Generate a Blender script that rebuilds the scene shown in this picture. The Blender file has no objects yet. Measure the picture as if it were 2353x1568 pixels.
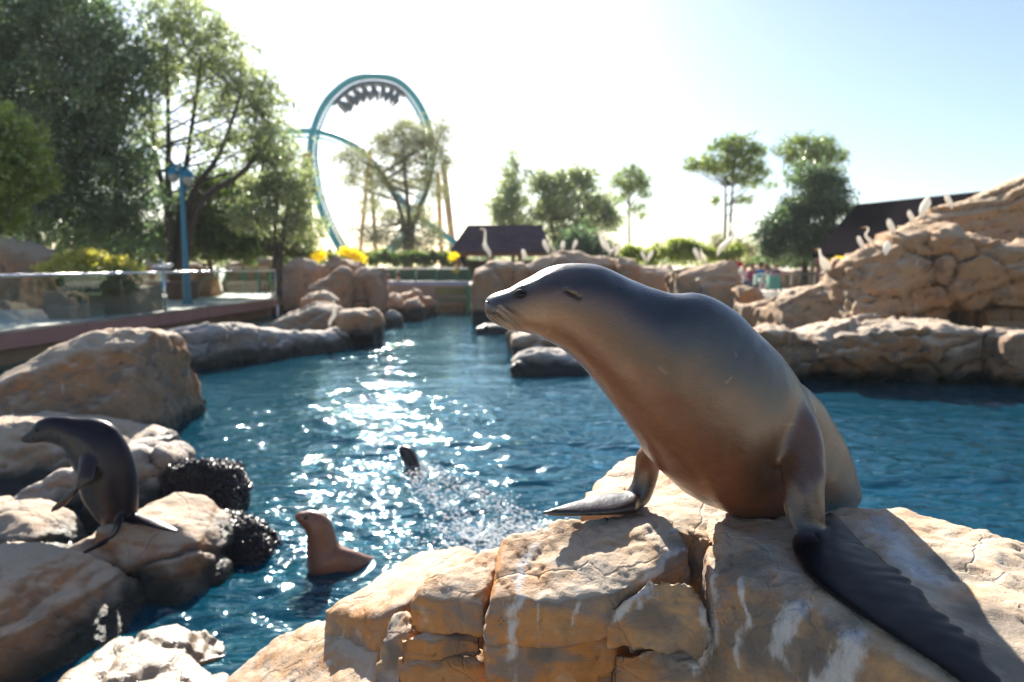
import bpy, bmesh, math, random
import numpy as np
from mathutils import Vector, Matrix
from mathutils.bvhtree import BVHTree
random.seed(7); RNG = np.random.default_rng(7)
SC = bpy.context.scene
COL = SC.collection
R = math.radians
# ------------------------------------------------------------------ camera
EYE = 1.9; PITCH = R(6.36); FPX = 1569.0; CX, CY = 1176.5, 784.0
cam_d = bpy.data.cameras.new('camera'); cam = bpy.data.objects.new('camera', cam_d); COL.objects.link(cam)
cam.location = (0, 0, EYE); cam.rotation_euler = (R(90)-PITCH, 0, 0)
cam_d.lens = 24.0; cam_d.sensor_width = 36; cam_d.clip_start = 0.05; cam_d.clip_end = 3000
cam_d.dof.use_dof = True; cam_d.dof.focus_distance = 1.62; cam_d.dof.aperture_fstop = 2.6
cam_d.dof.aperture_blades = 0
SC.camera = cam
# ------------------------------------------------------------------ sky, sun, exposure
SUN_EL, SUN_AZ = 30.0, -11.5          # azimuth measured from +Y towards +X
w = bpy.data.worlds.new('World'); SC.world = w; w.use_nodes = True
wn = w.node_tree; wn.nodes.clear()
wo = wn.nodes.new('ShaderNodeOutputWorld'); wb = wn.nodes.new('ShaderNodeBackground'); sk = wn.nodes.new('ShaderNodeTexSky')
sk.sky_type = 'NISHITA'; sk.sun_disc = False
sk.sun_elevation = R(SUN_EL); sk.sun_rotation = R(SUN_AZ); sk.altitude = 0
sk.air_density = 1.0; sk.dust_density = 0.8; sk.ozone_density = 3.0
wb.inputs['Strength'].default_value = 0.048
wn.links.new(sk.outputs[0], wb.inputs[0]); wn.links.new(wb.outputs[0], wo.inputs[0])
sl = bpy.data.lights.new('sun', 'SUN'); so = bpy.data.objects.new('sun', sl); COL.objects.link(so)
sl.energy = 4.4; sl.angle = R(0.53); sl.color = (1.0, 0.93, 0.82)
sd = Vector((math.sin(R(SUN_AZ))*math.cos(R(SUN_EL)), math.cos(R(SUN_AZ))*math.cos(R(SUN_EL)), math.sin(R(SUN_EL))))
so.rotation_euler = sd.to_track_quat('Z', 'Y').to_euler(); so.location = sd*60
SC.view_settings.view_transform = 'Standard'; SC.view_settings.look = 'None'
SC.view_settings.exposure = 1.8; SC.view_settings.gamma = 1.0; SC.view_settings.use_curve_mapping = False
SC.render.engine = 'CYCLES'
SC.cycles.use_denoising = True
SC.cycles.max_bounces = 8; SC.cycles.transparent_max_bounces = 12; SC.cycles.diffuse_bounces = 5; SC.cycles.glossy_bounces = 3
SC.cycles.sample_clamp_indirect = 6.0; SC.cycles.caustics_reflective = False; SC.cycles.caustics_refractive = False

# ------------------------------------------------------------------ survey helpers: sight line -> world point
_cp, _sp = math.cos(PITCH), math.sin(PITCH)
def ray(px, py):
    x = (px-CX)/FPX; y = -(py-CY)/FPX
    return Vector((x, _cp + y*_sp, -_sp + y*_cp))
def P(px, py, Y):
    d = ray(px, py); t = Y/d.y
    return Vector((d.x*t, Y, EYE+d.z*t))
def G(px, py, z):
    d = ray(px, py); t = (z-EYE)/d.z
    return Vector((d.x*t, d.y*t, z))
def S(px, Y): return px*Y/FPX

# ------------------------------------------------------------------ vector noise
def _h(i, j, k, s=0):
    h = (i.astype(np.int64)*374761393 + j.astype(np.int64)*668265263 + k.astype(np.int64)*2147483647 + s*1274126177) & 0xffffffff
    h = ((h ^ (h >> 13))*1274126177) & 0xffffffff
    h = ((h ^ (h >> 16))*2246822519) & 0xffffffff
    return ((h ^ (h >> 15)) & 0xffffff)/16777216.0
def vnoise(p, s=0):
    f = np.floor(p); t = p-f; t = t*t*t*(t*(t*6-15)+10); i, j, k = f[:, 0], f[:, 1], f[:, 2]
    r = 0
    for a in (0, 1):
        wx = t[:, 0] if a else 1-t[:, 0]
        for b in (0, 1):
            wy = t[:, 1] if b else 1-t[:, 1]
            for c in (0, 1):
                wz = t[:, 2] if c else 1-t[:, 2]
                r = r + wx*wy*wz*_h(i+a, j+b, k+c, s)
    return r*2-1
def fbm(p, o=4, s=0, g=0.5):
    r = 0; a = 1; q = p
    for n in range(o):
        r = r + a*vnoise(q, s+n); q = q*2.03+11.3; a *= g
    return r
def worley(p, s=0):
    f = np.floor(p); f1 = np.full(len(p), 9.0); f2 = np.full(len(p), 9.0); cid = np.zeros(len(p)); fac = np.zeros(len(p))
    for a in (-1, 0, 1):
        for b in (-1, 0, 1):
            for c in (-1, 0, 1):
                i, j, k = f[:, 0]+a, f[:, 1]+b, f[:, 2]+c
                q = np.stack([i+_h(i, j, k, s), j+_h(i, j, k, s+5), k+_h(i, j, k, s+9)], 1)
                d = np.sqrt(((q-p)**2).sum(1)); m = d < f1
                f2 = np.where(m, f1, np.minimum(f2, d)); cid = np.where(m, _h(i, j, k, s+3), cid); fac = np.where(m, ((p-q)*np.stack([_h(i, j, k, s+11)-.5, _h(i, j, k, s+12)-.5, _h(i, j, k, s+13)-.5], 1)).sum(1), fac); f1 = np.where(m, d, f1)
    return f1, f2, cid, fac
def sstep(x, a, b):
    t = np.clip((x-a)/(b-a), 0, 1); return t*t*(3-2*t)

# ------------------------------------------------------------------ mesh helpers
def new_mesh(name, v, f, mat=None, smooth=True):
    me = bpy.data.meshes.new(name); me.from_pydata([tuple(a) for a in v], [], [tuple(a) for a in f]); me.validate()
    if mat: me.materials.append(mat)
    if smooth and len(me.polygons): me.polygons.foreach_set('use_smooth', [True]*len(me.polygons))
    me.update(); return me
def np_mesh(name, v, f, mat=None, smooth=False):
    """v (N,3) array, f (M,k) array of equal polygons"""
    me = bpy.data.meshes.new(name); n, m, k = len(v), len(f), f.shape[1]
    me.vertices.add(n); me.vertices.foreach_set('co', np.asarray(v, np.float32).ravel())
    me.loops.add(m*k); me.loops.foreach_set('vertex_index', np.asarray(f, np.int32).ravel())
    me.polygons.add(m); me.polygons.foreach_set('loop_start', np.arange(0, m*k, k, dtype=np.int32))
    me.polygons.foreach_set('loop_total', np.full(m, k, np.int32))
    if mat: me.materials.append(mat)
    me.update(calc_edges=True)
    if smooth: me.polygons.foreach_set('use_smooth', np.ones(m, bool))
    return me
def link(name, me, parent=None, **props):
    o = bpy.data.objects.new(name, me); COL.objects.link(o)
    if parent: o.parent = parent; o.matrix_parent_inverse = Matrix.Translation(-Vector(parent.location))
    for k, v in props.items(): o[k] = v
    return o
def thing(name, label, cat, loc=(0, 0, 0), group=None):
    o = bpy.data.objects.new(name, None); COL.objects.link(o); o.location = loc; o.empty_display_size = 0.1
    o['label'] = label; o['category'] = cat
    if group: o['group'] = group
    return o
def tag(o, label, cat, group=None):
    o['label'] = label; o['category'] = cat
    if group: o['group'] = group
    return o
class MB:
    def __init__(s): s.v = []; s.f = []
    def add(s, v, f):
        n = len(s.v); s.v += [tuple(a) for a in v]; s.f += [tuple(i+n for i in a) for a in f]; return s
    def box(s, c, size, rz=0, rot=None):
        hx, hy, hz = size[0]/2, size[1]/2, size[2]/2
        m = rot if rot else Matrix.Rotation(rz, 3, 'Z')
        v = [Vector(c)+m@Vector((x*hx, y*hy, z*hz)) for x in (-1, 1) for y in (-1, 1) for z in (-1, 1)]
        return s.add(v, [(0, 1, 3, 2), (4, 6, 7, 5), (0, 4, 5, 1), (2, 3, 7, 6), (0, 2, 6, 4), (1, 5, 7, 3)])
    def beam(s, a, b, wd, ht=None, up=(0, 0, 1)):
        a, b = Vector(a), Vector(b); d = (b-a); L = d.length; d.normalize(); up = Vector(up)
        if abs(d.dot(up)) > .98: up = Vector((0, 1, 0))
        x = d.cross(up).normalized(); z = x.cross(d)
        return s.box((a+b)/2, (wd, L, ht or wd), rot=Matrix((x, d, z)).transposed())
    def tube(s, pts, rad, seg=8, cap=True):
        pts = [Vector(p) for p in pts]; n = len(pts)
        if not hasattr(rad, '__len__'): rad = [rad]*n
        rings = []; pn = None
        for i, p in enumerate(pts):
            t = (pts[min(i+1, n-1)]-pts[max(i-1, 0)]).normalized()
            if pn is None: pn = t.orthogonal().normalized()
            else: pn = (pn-t*pn.dot(t)); pn = pn.normalized() if pn.length > 1e-6 else t.orthogonal().normalized()
            bn = t.cross(pn)
            rings.append([p+(pn*math.cos(a)+bn*math.sin(a))*rad[i] for a in [2*math.pi*k/seg for k in range(seg)]])
        v = [q for r_ in rings for q in r_]
        f = [(i*seg+k, i*seg+(k+1) % seg, (i+1)*seg+(k+1) % seg, (i+1)*seg+k) for i in range(n-1) for k in range(seg)]
        if cap: f += [tuple(range(seg-1, -1, -1)), tuple((n-1)*seg+k for k in range(seg))]
        return s.add(v, f)
    def mesh(s, name, mat, smooth=False): return new_mesh(name, s.v, s.f, mat, smooth)
    def obj(s, name, mat, parent=None, smooth=False, **kw): return link(name, s.mesh(name, mat, smooth), parent, **kw)

def catmull(a, t):
    """a (n,k) control rows, sampled at t in [0,n-1]"""
    n = len(a); i = np.clip(np.floor(t).astype(int), 0, n-2); u = (t-i)[:, None]
    p0 = a[np.maximum(i-1, 0)]; p1 = a[i]; p2 = a[i+1]; p3 = a[np.minimum(i+2, n-1)]
    return 0.5*((2*p1)+(-p0+p2)*u+(2*p0-5*p1+4*p2-p3)*u*u+(-p0+3*p1-3*p2+p3)*u**3)
def loft(st, seg=40, sub=6, ex=2.0, dense=None):
    """st rows: centre, half axis a, half axis b (vectors) -> closed tube"""
    a = np.array([list(c)+list(u)+list(s) for c, u, s in st], float)
    t = np.linspace(0, len(a)-1, (len(a)-1)*sub+1); q = catmull(a, t)
    th = np.linspace(0, 2*np.pi, seg, endpoint=False)
    ct, sn = np.cos(th), np.sin(th); ct = np.sign(ct)*abs(ct)**(2/ex); sn = np.sign(sn)*abs(sn)**(2/ex)
    v = q[:, None, 0:3]+ct[None, :, None]*q[:, None, 3:6]+sn[None, :, None]*q[:, None, 6:9]
    n = len(q); v = v.reshape(-1, 3)
    f = [(i*seg+k, i*seg+(k+1) % seg, (i+1)*seg+(k+1) % seg, (i+1)*seg+k) for i in range(n-1) for k in range(seg)]
    v = np.vstack([v, q[0:1, :3], q[-1:, :3]]); c0, c1 = n*seg, n*seg+1
    f += [(k+1 if k+1 < seg else 0, k, c0) for k in range(seg)]
    f += [((n-1)*seg+k, (n-1)*seg+(k+1) % seg, c1) for k in range(seg)]
    return v, f
def evalmods(me, mods):
    o = bpy.data.objects.new('tmp', me); COL.objects.link(o)
    for typ, kw in mods:
        m = o.modifiers.new(typ, typ)
        for k, v in kw.items(): setattr(m, k, v)
    dg = bpy.context.evaluated_depsgraph_get(); dg.update()
    r = bpy.data.meshes.new_from_object(o.evaluated_get(dg), depsgraph=dg)
    bpy.data.objects.remove(o); bpy.data.meshes.remove(me); return r
def getco(me):
    a = np.empty(len(me.vertices)*3, np.float32); me.vertices.foreach_get('co', a); return a.reshape(-1, 3).astype(float)
def getno(me):
    a = np.empty(len(me.vertices)*3, np.float32); me.vertex_normals.foreach_get('vector', a); return a.reshape(-1, 3).astype(float)
def setco(me, c): me.vertices.foreach_set('co', c.astype(np.float32).ravel()); me.update()
def setcol(me, c, name='col'):
    at = me.color_attributes.new(name, 'FLOAT_COLOR', 'POINT'); d = np.ones((len(c), 4), np.float32); d[:, :3] = c
    at.data.foreach_set('color', d.ravel())

def lap_smooth(me, co, wgt, it):
    e = np.empty(len(me.edges)*2, np.int32); me.edges.foreach_get('vertices', e); e = e.reshape(-1, 2)
    n = np.bincount(e.ravel(), minlength=len(co))[:, None]
    for _ in range(it):
        s = np.stack([np.bincount(e[:, 0], co[e[:, 1], k], len(co))+np.bincount(e[:, 1], co[e[:, 0], k], len(co)) for k in range(3)], 1)
        co = co+(s/np.maximum(n, 1)-co)*wgt[:, None]*.8
    return co
# ------------------------------------------------------------------ materials
class NT:
    def __init__(s, name):
        s.m = bpy.data.materials.new(name); s.m.use_nodes = True; s.t = s.m.node_tree; s.t.nodes.clear()
        s.out = s.t.nodes.new('ShaderNodeOutputMaterial'); s.b = s.t.nodes.new('ShaderNodeBsdfPrincipled'); s.link(s.b.outputs[0], s.out.inputs[0])
    def n(s, typ, **kw):
        nd = s.t.nodes.new('ShaderNode'+typ)
        for k, v in kw.items(): setattr(nd, k, v)
        return nd
    def link(s, a, b): s.t.links.new(a, b)
    def set(s, **kw):
        for k, v in kw.items():
            i = s.b.inputs[k.replace('_', ' ')]
            if hasattr(v, 'is_output'): s.link(v, i)
            else: i.default_value = v
        return s
    def pos(s): return s.n('NewGeometry').outputs['Position']
    def map(s, v, sc=(1, 1, 1), rot=(0, 0, 0), loc=(0, 0, 0)):
        m = s.n('Mapping'); s.link(v, m.inputs[0]); m.inputs['Scale'].default_value = sc; m.inputs['Rotation'].default_value = rot; m.inputs['Location'].default_value = loc; return m.outputs[0]
    def noise(s, v, sc, det=4, rough=.55, dist=0.0):
        m = s.n('TexNoise'); s.link(v, m.inputs['Vector']); m.inputs['Scale'].default_value = sc; m.inputs['Detail'].default_value = det; m.inputs['Roughness'].default_value = rough; m.inputs['Distortion'].default_value = dist; return m.outputs['Fac']
    def ramp(s, v, a, b, c0=0.0, c1=1.0):
        m = s.n('MapRange'); m.interpolation_type = 'SMOOTHSTEP'; s.link(v, m.inputs[0]); m.inputs[1].default_value = a; m.inputs[2].default_value = b; m.inputs[3].default_value = c0; m.inputs[4].default_value = c1; return m.outputs[0]
    def mix(s, f, a, b, mode='MIX'):
        m = s.n('Mix', data_type='RGBA', blend_type=mode)
        for i, v in ((0, f), (6, a), (7, b)):
            if hasattr(v, 'is_output'): s.link(v, m.inputs[i])
            else: m.inputs[i].default_value = v if i == 0 else (*v, 1)
        return m.outputs[2]
    def math(s, op, a, b=0.0, c=None):
        m = s.n('Math', operation=op)
        for i, v in enumerate((a, b) if c is None else (a, b, c)):
            if hasattr(v, 'is_output'): s.link(v, m.inputs[i])
            else: m.inputs[i].default_value = v
        return m.outputs[0]
    def bump(s, h, st=.3, d=.01, nrm=None):
        m = s.n('Bump'); s.link(h, m.inputs['Height']); m.inputs['Strength'].default_value = st; m.inputs['Distance'].default_value = d
        if nrm is not None: s.link(nrm, m.inputs['Normal'])
        s.link(m.outputs[0], s.b.inputs['Normal']); return m.outputs[0]
def simple(name, col, rough=.6, metal=0.0, var=.15, sc=8.0, bump=0.0, **kw):
    t = NT(name); p = t.pos(); n = t.noise(p, sc, 5)
    c = t.mix(n, tuple(x*(1-var) for x in col), tuple(min(1, x*(1+var)) for x in col))
    t.set(Base_Color=c, Roughness=rough, Metallic=metal, **kw)
    if bump: t.bump(t.noise(p, sc*5, 6), .5, bump)
    return t.m

def rock_mat(name, tan, orange, grey, pale, sc=1.0, wet=0.32, streak=.5, fine=0.006, grey_amt=.5, top=.65, tlo=.35, thi=.85):
    t = NT(name); p = t.pos()
    big = t.noise(p, 1.1*sc, 5, .6, .6); mid = t.noise(t.map(p, (1, 1, 1.7), (.2, .1, 0)), 3.7*sc, 6, .62, .8); fin = t.noise(p, 26*sc, 8, .7)
    c = t.mix(t.ramp(big, .40, .62), tan, orange)
    c = t.mix(t.ramp(mid, .52-.1*grey_amt, .72-.1*grey_amt, 0, .85), c, grey)
    c = t.mix(t.ramp(t.noise(p, 7*sc, 7, .65), .56, .75, 0, .6), c, pale)
    st = t.noise(t.map(p, (9*sc, 9*sc, .55*sc)), 1.0, 4, .6, .3)
    c = t.mix(t.ramp(st, .63, .75, 0, streak), c, (.62, .60, .57))
    st2 = t.noise(t.map(p, (6*sc, 6*sc, .4*sc), (0, 0, 1)), 1.0, 5, .6, .4)
    c = t.mix(t.ramp(st2, .60, .78, 0, .55), c, (.07, .055, .045))
    c = t.mix(t.ramp(fin, .3, .7, .82, 1.15), (0, 0, 0), c) if False else t.mix(t.ramp(fin, .35, .75, 0, .35), c, tuple(x*.45 for x in tan))
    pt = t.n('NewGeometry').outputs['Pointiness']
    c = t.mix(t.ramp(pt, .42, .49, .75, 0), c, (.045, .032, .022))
    nn = t.n('SeparateXYZ'); t.link(t.n('NewGeometry').outputs['Normal'], nn.inputs[0]); c = t.mix(t.ramp(t.math('ADD', nn.outputs[2], t.math('MULTIPLY', t.math('SUBTRACT', mid, .5), .8)), tlo, thi, 0, top), c, tuple(min(.7, x*1.15) for x in pale))  # upward faces paler: bleaching, with sunlit brightness put into the colour too
    ag = t.n('Attribute', attribute_name='grime_shade'); c = t.mix(t.ramp(t.math('ADD', ag.outputs['Fac'], t.math('MULTIPLY', t.math('SUBTRACT', t.noise(p, 9, 7, .7), .5), 1.5)), .2, 1.0, 0, .75), c, (.13, .115, .10))
    at = t.n('Attribute', attribute_name='stain'); c = t.mix(t.ramp(t.math('ADD', at.outputs['Fac'], t.math('MULTIPLY', t.math('SUBTRACT', t.noise(t.map(p, (1, 1, .35)), 45, 6, .75), .5), 1.9)), .25, 1.0, 0, .72), c, (.60, .60, .60))
    z = t.n('SeparateXYZ'); t.link(p, z.inputs[0])
    zz = t.math('ADD', z.outputs[2], t.math('MULTIPLY', t.math('SUBTRACT', t.noise(p, 2.3, 5), .5), .42))
    wetf = t.ramp(zz, wet-.18, wet, 1, 0)
    c = t.mix(wetf, c, (.018, .020, .014))
    rg = t.mix(wetf, (.82,)*3, (.3,)*3)
    t.set(Base_Color=c, Roughness=rg); t.b.inputs['Specular IOR Level'].default_value = .35
    h = t.math('ADD', t.math('MULTIPLY', t.noise(t.map(p, (1, 1, 2.2), (.25, 0, .3)), 9*sc, 9, .68, .6), 1.0), t.math('MULTIPLY', fin, .7))
    h = t.math('ADD', h, t.math('MULTIPLY', t.noise(p, 75*sc, 5, .7), .25))
    vo = t.n('TexVoronoi', feature='DISTANCE_TO_EDGE'); vo.inputs['Scale'].default_value = 2.0*sc
    wv = t.n('VectorMath', operation='ADD'); t.link(p, wv.inputs[0]); nz = t.n('TexNoise'); nz.inputs['Scale'].default_value = 3*sc; nz.inputs['Detail'].default_value = 4; t.link(p, nz.inputs['Vector']); vs = t.n('VectorMath', operation='SCALE'); vs.inputs['Scale'].default_value = .28/sc; t.link(nz.outputs['Color'], vs.inputs[0]); t.link(vs.outputs[0], wv.inputs[1]); t.link(wv.outputs[0], vo.inputs['Vector'])
    h = t.math('ADD', h, t.ramp(vo.outputs[0], 0, .02, -.35, 0))
    t.bump(h, .7, fine/sc*3)
    return t.m
M = {}
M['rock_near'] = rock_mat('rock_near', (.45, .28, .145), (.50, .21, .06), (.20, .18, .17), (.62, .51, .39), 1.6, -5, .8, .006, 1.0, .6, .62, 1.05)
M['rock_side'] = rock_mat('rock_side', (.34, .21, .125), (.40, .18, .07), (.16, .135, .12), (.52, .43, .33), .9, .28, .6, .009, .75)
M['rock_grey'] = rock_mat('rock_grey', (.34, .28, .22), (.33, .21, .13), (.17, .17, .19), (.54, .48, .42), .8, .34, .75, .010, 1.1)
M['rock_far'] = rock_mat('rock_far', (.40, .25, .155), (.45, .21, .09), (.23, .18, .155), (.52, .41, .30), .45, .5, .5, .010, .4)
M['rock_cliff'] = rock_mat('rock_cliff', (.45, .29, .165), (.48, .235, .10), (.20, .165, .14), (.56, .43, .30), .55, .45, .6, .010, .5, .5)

# ------------------------------------------------------------------ rocks
def hull(pts, jit=0.0):
    bm = bmesh.new()
    for p in pts: bm.verts.new(Vector(p)+Vector((random.uniform(-1, 1), random.uniform(-1, 1), random.uniform(-1, 1)))*jit)
    r = bmesh.ops.convex_hull(bm, input=bm.verts)
    bmesh.ops.delete(bm, geom=[g for g in set(r['geom_interior']) | set(r['geom_unused']) if isinstance(g, bmesh.types.BMVert)], context='VERTS')
    bm.verts.ensure_lookup_table(); bm.verts.index_update()
    v = [tuple(x.co) for x in bm.verts]; f = [[q.index for q in x.verts] for x in bm.faces]; bm.free(); return v, f
def rock_mesh(name, hulls, voxel, mat, smooth=8, big=(.05, 1.2), block=(.06, 1.6, (1, 1, 1.6)), groove=.03, fine=(.012, 9.0), strata=(0, 14), seed=0, dip=.25, grain=0, facet=1.6):
    mb = MB()
    for v, f in hulls: mb.add(v, f)
    me = evalmods(mb.mesh(name, mat), [('REMESH', dict(mode='VOXEL', voxel_size=voxel, adaptivity=0)), ('SMOOTH', dict(factor=.5, iterations=smooth))])
    co = getco(me); no = getno(me); p = co.copy(); d = np.zeros(len(co))
    if big[0]: d += big[0]*fbm(p*big[1], 3, seed)
    if block[0]:
        q = (p+0.25/block[1]*np.stack([fbm(p*block[1]*1.3+k*7.7, 3, seed+20+k) for k in range(3)], 1))
        q = q@np.array(Matrix.Rotation(dip, 3, 'Y').to_3x3()).T; q = q*np.array(block[2])*block[1]
        f1, f2, cid, fac = worley(q, seed+40); e = f2-f1
        d += block[0]*((cid-.4)+facet*fac)*sstep(e, 0, .10); d -= groove*(1-sstep(e, 0, .13))
    if strata[0]:
        zz = (p[:, 2]+dip*p[:, 0])*strata[1]+.75*fbm(p*.8, 3, seed+60)
        fr = zz-np.floor(zz); lay = _h(np.floor(zz), np.floor(zz)*0, np.floor(zz)*0, seed+61)*.7+.65; d += strata[0]*(sstep(fr, .0, .10)*(1-.75*fr)*lay-.4)
    d += fine[0]*fbm(p*fine[1], 5, seed+80, .55)
    if grain: g_ = fbm(p*42, 3, seed+95, .6); d += grain*g_-grain*1.0*sstep(fbm(p*19, 2, seed+97), .45, .65)
    r = 1-abs(fbm(p*fine[1]*.45, 3, seed+90)); d -= fine[0]*1.2*sstep(r, .93, 1.0)
    setco(me, co+no*d[:, None])
    me.polygons.foreach_set('use_smooth', np.ones(len(me.polygons), bool)); me.name = name
    if not me.materials: me.materials.append(mat)
    return me
def blk(top, h, flare=.02, shift=(0, 0)):
    """a stone from its measured top outline (px,py,z), going down h"""
    t = [G(*q) for q in top]; c = sum(t, Vector())/len(t)
    b = []
    for q in t:
        d = Vector((q.x-c.x, q.y-c.y, 0)); d = d.normalized()*flare if d.length > 0 else d
        b.append(Vector((q.x+d.x+shift[0], q.y+d.y+shift[1], q.z-h)))
    return hull(t+b)
def slab(prof, thick, zb=-.5, Y=None, lean=.15, under=0.0):
    """rock mass from its measured skyline [(px,py,Y)], going back `thick`, down to height zb; under = undercut at the foot"""
    out = []
    for A, B in zip(prof[:-1], prof[1:]):
        pts = []
        for q in (A, B):
            y = q[2] if len(q) > 2 else Y
            tp = P(q[0], q[1], y+thick*.3); X = tp.x; h = tp.z-zb
            pts += [Vector((X, y+lean*thick, tp.z-.10*h)), Vector((X, y+thick*.35, tp.z)), Vector((X*1.0, y+thick*.75, tp.z-.06*h)), Vector((X, y, zb+.5*h)), Vector((X, y+.04+under, zb)), Vector((X, y+thick, zb))]
        out.append(hull(pts))
    return out
def rock(name, label, hulls, voxel, mat, group=None, cat='rock', **kw):
    o = link(name, rock_mesh(name, hulls, voxel, mat, **kw)); return tag(o, label, cat, group)
# ================================================================== SETTING
POOL = (-9.9, 12.5, .45, 27.6)
def build_ground():
    xs = np.unique(np.concatenate([np.linspace(-900, -14, 24), np.linspace(-14, 16, 90), np.linspace(16, 900, 24)]))
    ys = np.unique(np.concatenate([np.linspace(-300, -2, 10), np.linspace(-2, 32, 110), np.linspace(32, 1500, 30)]))
    X, Y = np.meshgrid(xs, ys, indexing='ij')
    ins = sstep(X, POOL[0]-.05, POOL[0]+.25)*(1-sstep(X, POOL[1]-.3, POOL[1]))*sstep(Y, POOL[2]-.3, POOL[2]+.1)*(1-sstep(Y, POOL[3]-.3, POOL[3]+.1))
    pq = np.stack([X.ravel(), Y.ravel(), X.ravel()*0], 1)
    bed = (-1.5+.12*fbm(pq*.7, 4, 3)).reshape(X.shape)
    sh = np.exp(-((X+2.9)**2/2.6+(Y-6.4)**2/4.5)); bed = bed+1.05*sh            # gravelly shallow beside the big boulder
    sh2 = np.exp(-((X+1.4)**2/.7+(Y-3.6)**2/.9)); bed = bed+.95*sh2
    Z = .62*(1-ins)+bed*ins
    n, m = X.shape; v = np.stack([X.ravel(), Y.ravel(), Z.ravel()], 1)
    i, j = np.meshgrid(np.arange(n-1), np.arange(m-1), indexing='ij'); a = (i*m+j).ravel()
    t = NT('ground_mat'); p = t.pos(); z = t.n('SeparateXYZ'); t.link(p, z.inputs[0])
    top = t.mix(t.ramp(t.noise(p, .8, 6), .4, .6), (.50, .44, .36), (.60, .54, .46))
    top = t.mix(t.ramp(t.noise(p, .05, 4), .45, .6), top, (.10, .13, .05))
    top = t.mix(t.ramp(t.noise(p, 30, 4), .5, .7, 0, .3), top, (.12, .11, .09))
    bedc = t.mix(t.ramp(t.noise(p, 1.3, 6), .4, .65), (.020, .17, .24), (.035, .26, .33))
    peb = t.n('TexVoronoi'); peb.inputs['Scale'].default_value = 11; t.link(p, peb.inputs['Vector'])
    grav = t.mix(t.ramp(peb.outputs['Distance'], .1, .6), (.36, .26, .15), (.10, .085, .05))
    bedc = t.mix(t.ramp(z.outputs[2], -1.15, -.75), bedc, grav)
    t.set(Base_Color=t.mix(t.ramp(z.outputs[2], .2, .4), bedc, top), Roughness=.85)
    link('ground', np_mesh('ground', v, np.stack([a, a+m, a+m+1, a+1], 1), t.m, True), kind='structure')
build_ground()

def build_water():
    ny, nx = 640, 560
    ys = .5*(28.2/.5)**(np.linspace(0, 1, ny)); u = np.linspace(-1, 1, nx)
    Y = np.repeat(ys[None], nx, 0); X = u[:, None]*(Y*.86+2.6)+.35
    X = np.clip(X, -10.2, 13.2)
    p = np.stack([X.ravel(), Y.ravel(), np.zeros(X.size)], 1)
    def dirn(ang, fx, fy, s, o=3):
        c, sn = math.cos(ang), math.sin(ang)
        q = np.stack([(p[:, 0]*c+p[:, 1]*sn)*fx, (-p[:, 0]*sn+p[:, 1]*c)*fy, p[:, 2]+s*3.1], 1); return fbm(q, o, s)
    warp = p+.18*np.stack([fbm(p*1.1+5, 3, 71), fbm(p*1.1+9, 3, 72), p[:, 2]], 1); p0 = p; p = warp
    z = .030*dirn(.15, .55, 1.4, 1, 2)+.022*dirn(-.35, 1.5, 3.8, 4, 2)+.0085*dirn(.5, 3.6, 8.5, 9, 2)
    z += -.007*np.abs(dirn(.1, 2.3, 6.0, 14, 2))
    p = p0
    z *= 1.2-.85*sstep(p0[:, 1], 6.5, 13)
    # wake of the swimming animal: v shaped chop behind the head
    h0 = np.array([-.97, 6.35]); h1 = np.array([.15, 4.3]); dv = (h1-h0)/np.linalg.norm(h1-h0)
    r = p[:, :2]-h0; s = r@dv; lat = r@np.array([-dv[1], dv[0]])
    env = sstep(s, -.3, .3)*(1-sstep(s, 1.6, 3.0))
    z += env*(.030*np.exp(-((np.abs(lat)-.12-.18*np.clip(s, 0, 3))/.09)**2)+.011*np.exp(-(lat/.35)**2)*fbm(p*13, 2, 33))
    rr_ = np.sqrt((p[:, 0]+1.12)**2+(p[:, 1]-4.13)**2); z += .010*np.exp(-rr_/.55)*np.sin(rr_*34)+.006*np.exp(-rr_**2/.5)*fbm(p*11, 2, 35)
    p[:, 2] = z
    i, j = np.meshgrid(np.arange(nx-1), np.arange(ny-1), indexing='ij'); a = (i*ny+j).ravel()
    t = NT('water_mat'); pos = t.pos(); t.t.nodes.remove(t.b)
    h = t.math('ADD', t.noise(t.map(pos, (3.2, 7.5, 5), (0, 0, .25)), 1.0, 2, .5, .6), t.math('MULTIPLY', t.noise(t.map(pos, (13, 26, 15), (0, 0, -.3)), 1.0, 1, .5, .3), .12))
    sy = t.n('SeparateXYZ'); t.link(pos, sy.inputs[0]); bp = t.n('Bump'); t.link(t.ramp(sy.outputs[1], 6, 13, 1.0, .42), bp.inputs['Strength']); bp.inputs['Distance'].default_value = .05; t.link(h, bp.inputs['Height'])
    gl = t.n('BsdfGlossy'); gl.inputs['Roughness'].default_value = .035; t.link(bp.outputs[0], gl.inputs['Normal']); gl.inputs['Color'].default_value = (.62, .90, 1, 1)
    tr = t.n('BsdfTransparent'); tr.inputs['Color'].default_value = (.42, .74, .80, 1)
    df = t.n('BsdfDiffuse'); df.inputs['Color'].default_value = (.004, .070, .118, 1)
    m1 = t.n('MixShader'); m1.inputs[0].default_value = .5; t.link(tr.outputs[0], m1.inputs[1]); t.link(df.outputs[0], m1.inputs[2])
    fr = t.n('Fresnel'); fr.inputs['IOR'].default_value = 1.42; t.link(bp.outputs[0], fr.inputs['Normal'])
    m2 = t.n('MixShader'); t.link(fr.outputs[0], m2.inputs[0]); t.link(m1.outputs[0], m2.inputs[1]); t.link(gl.outputs[0], m2.inputs[2]); t.link(m2.outputs[0], t.out.inputs[0])
    link('water', np_mesh('water', p, np.stack([a, a+ny, a+ny+1, a+1], 1), t.m, True), kind='structure')
build_water()

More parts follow.
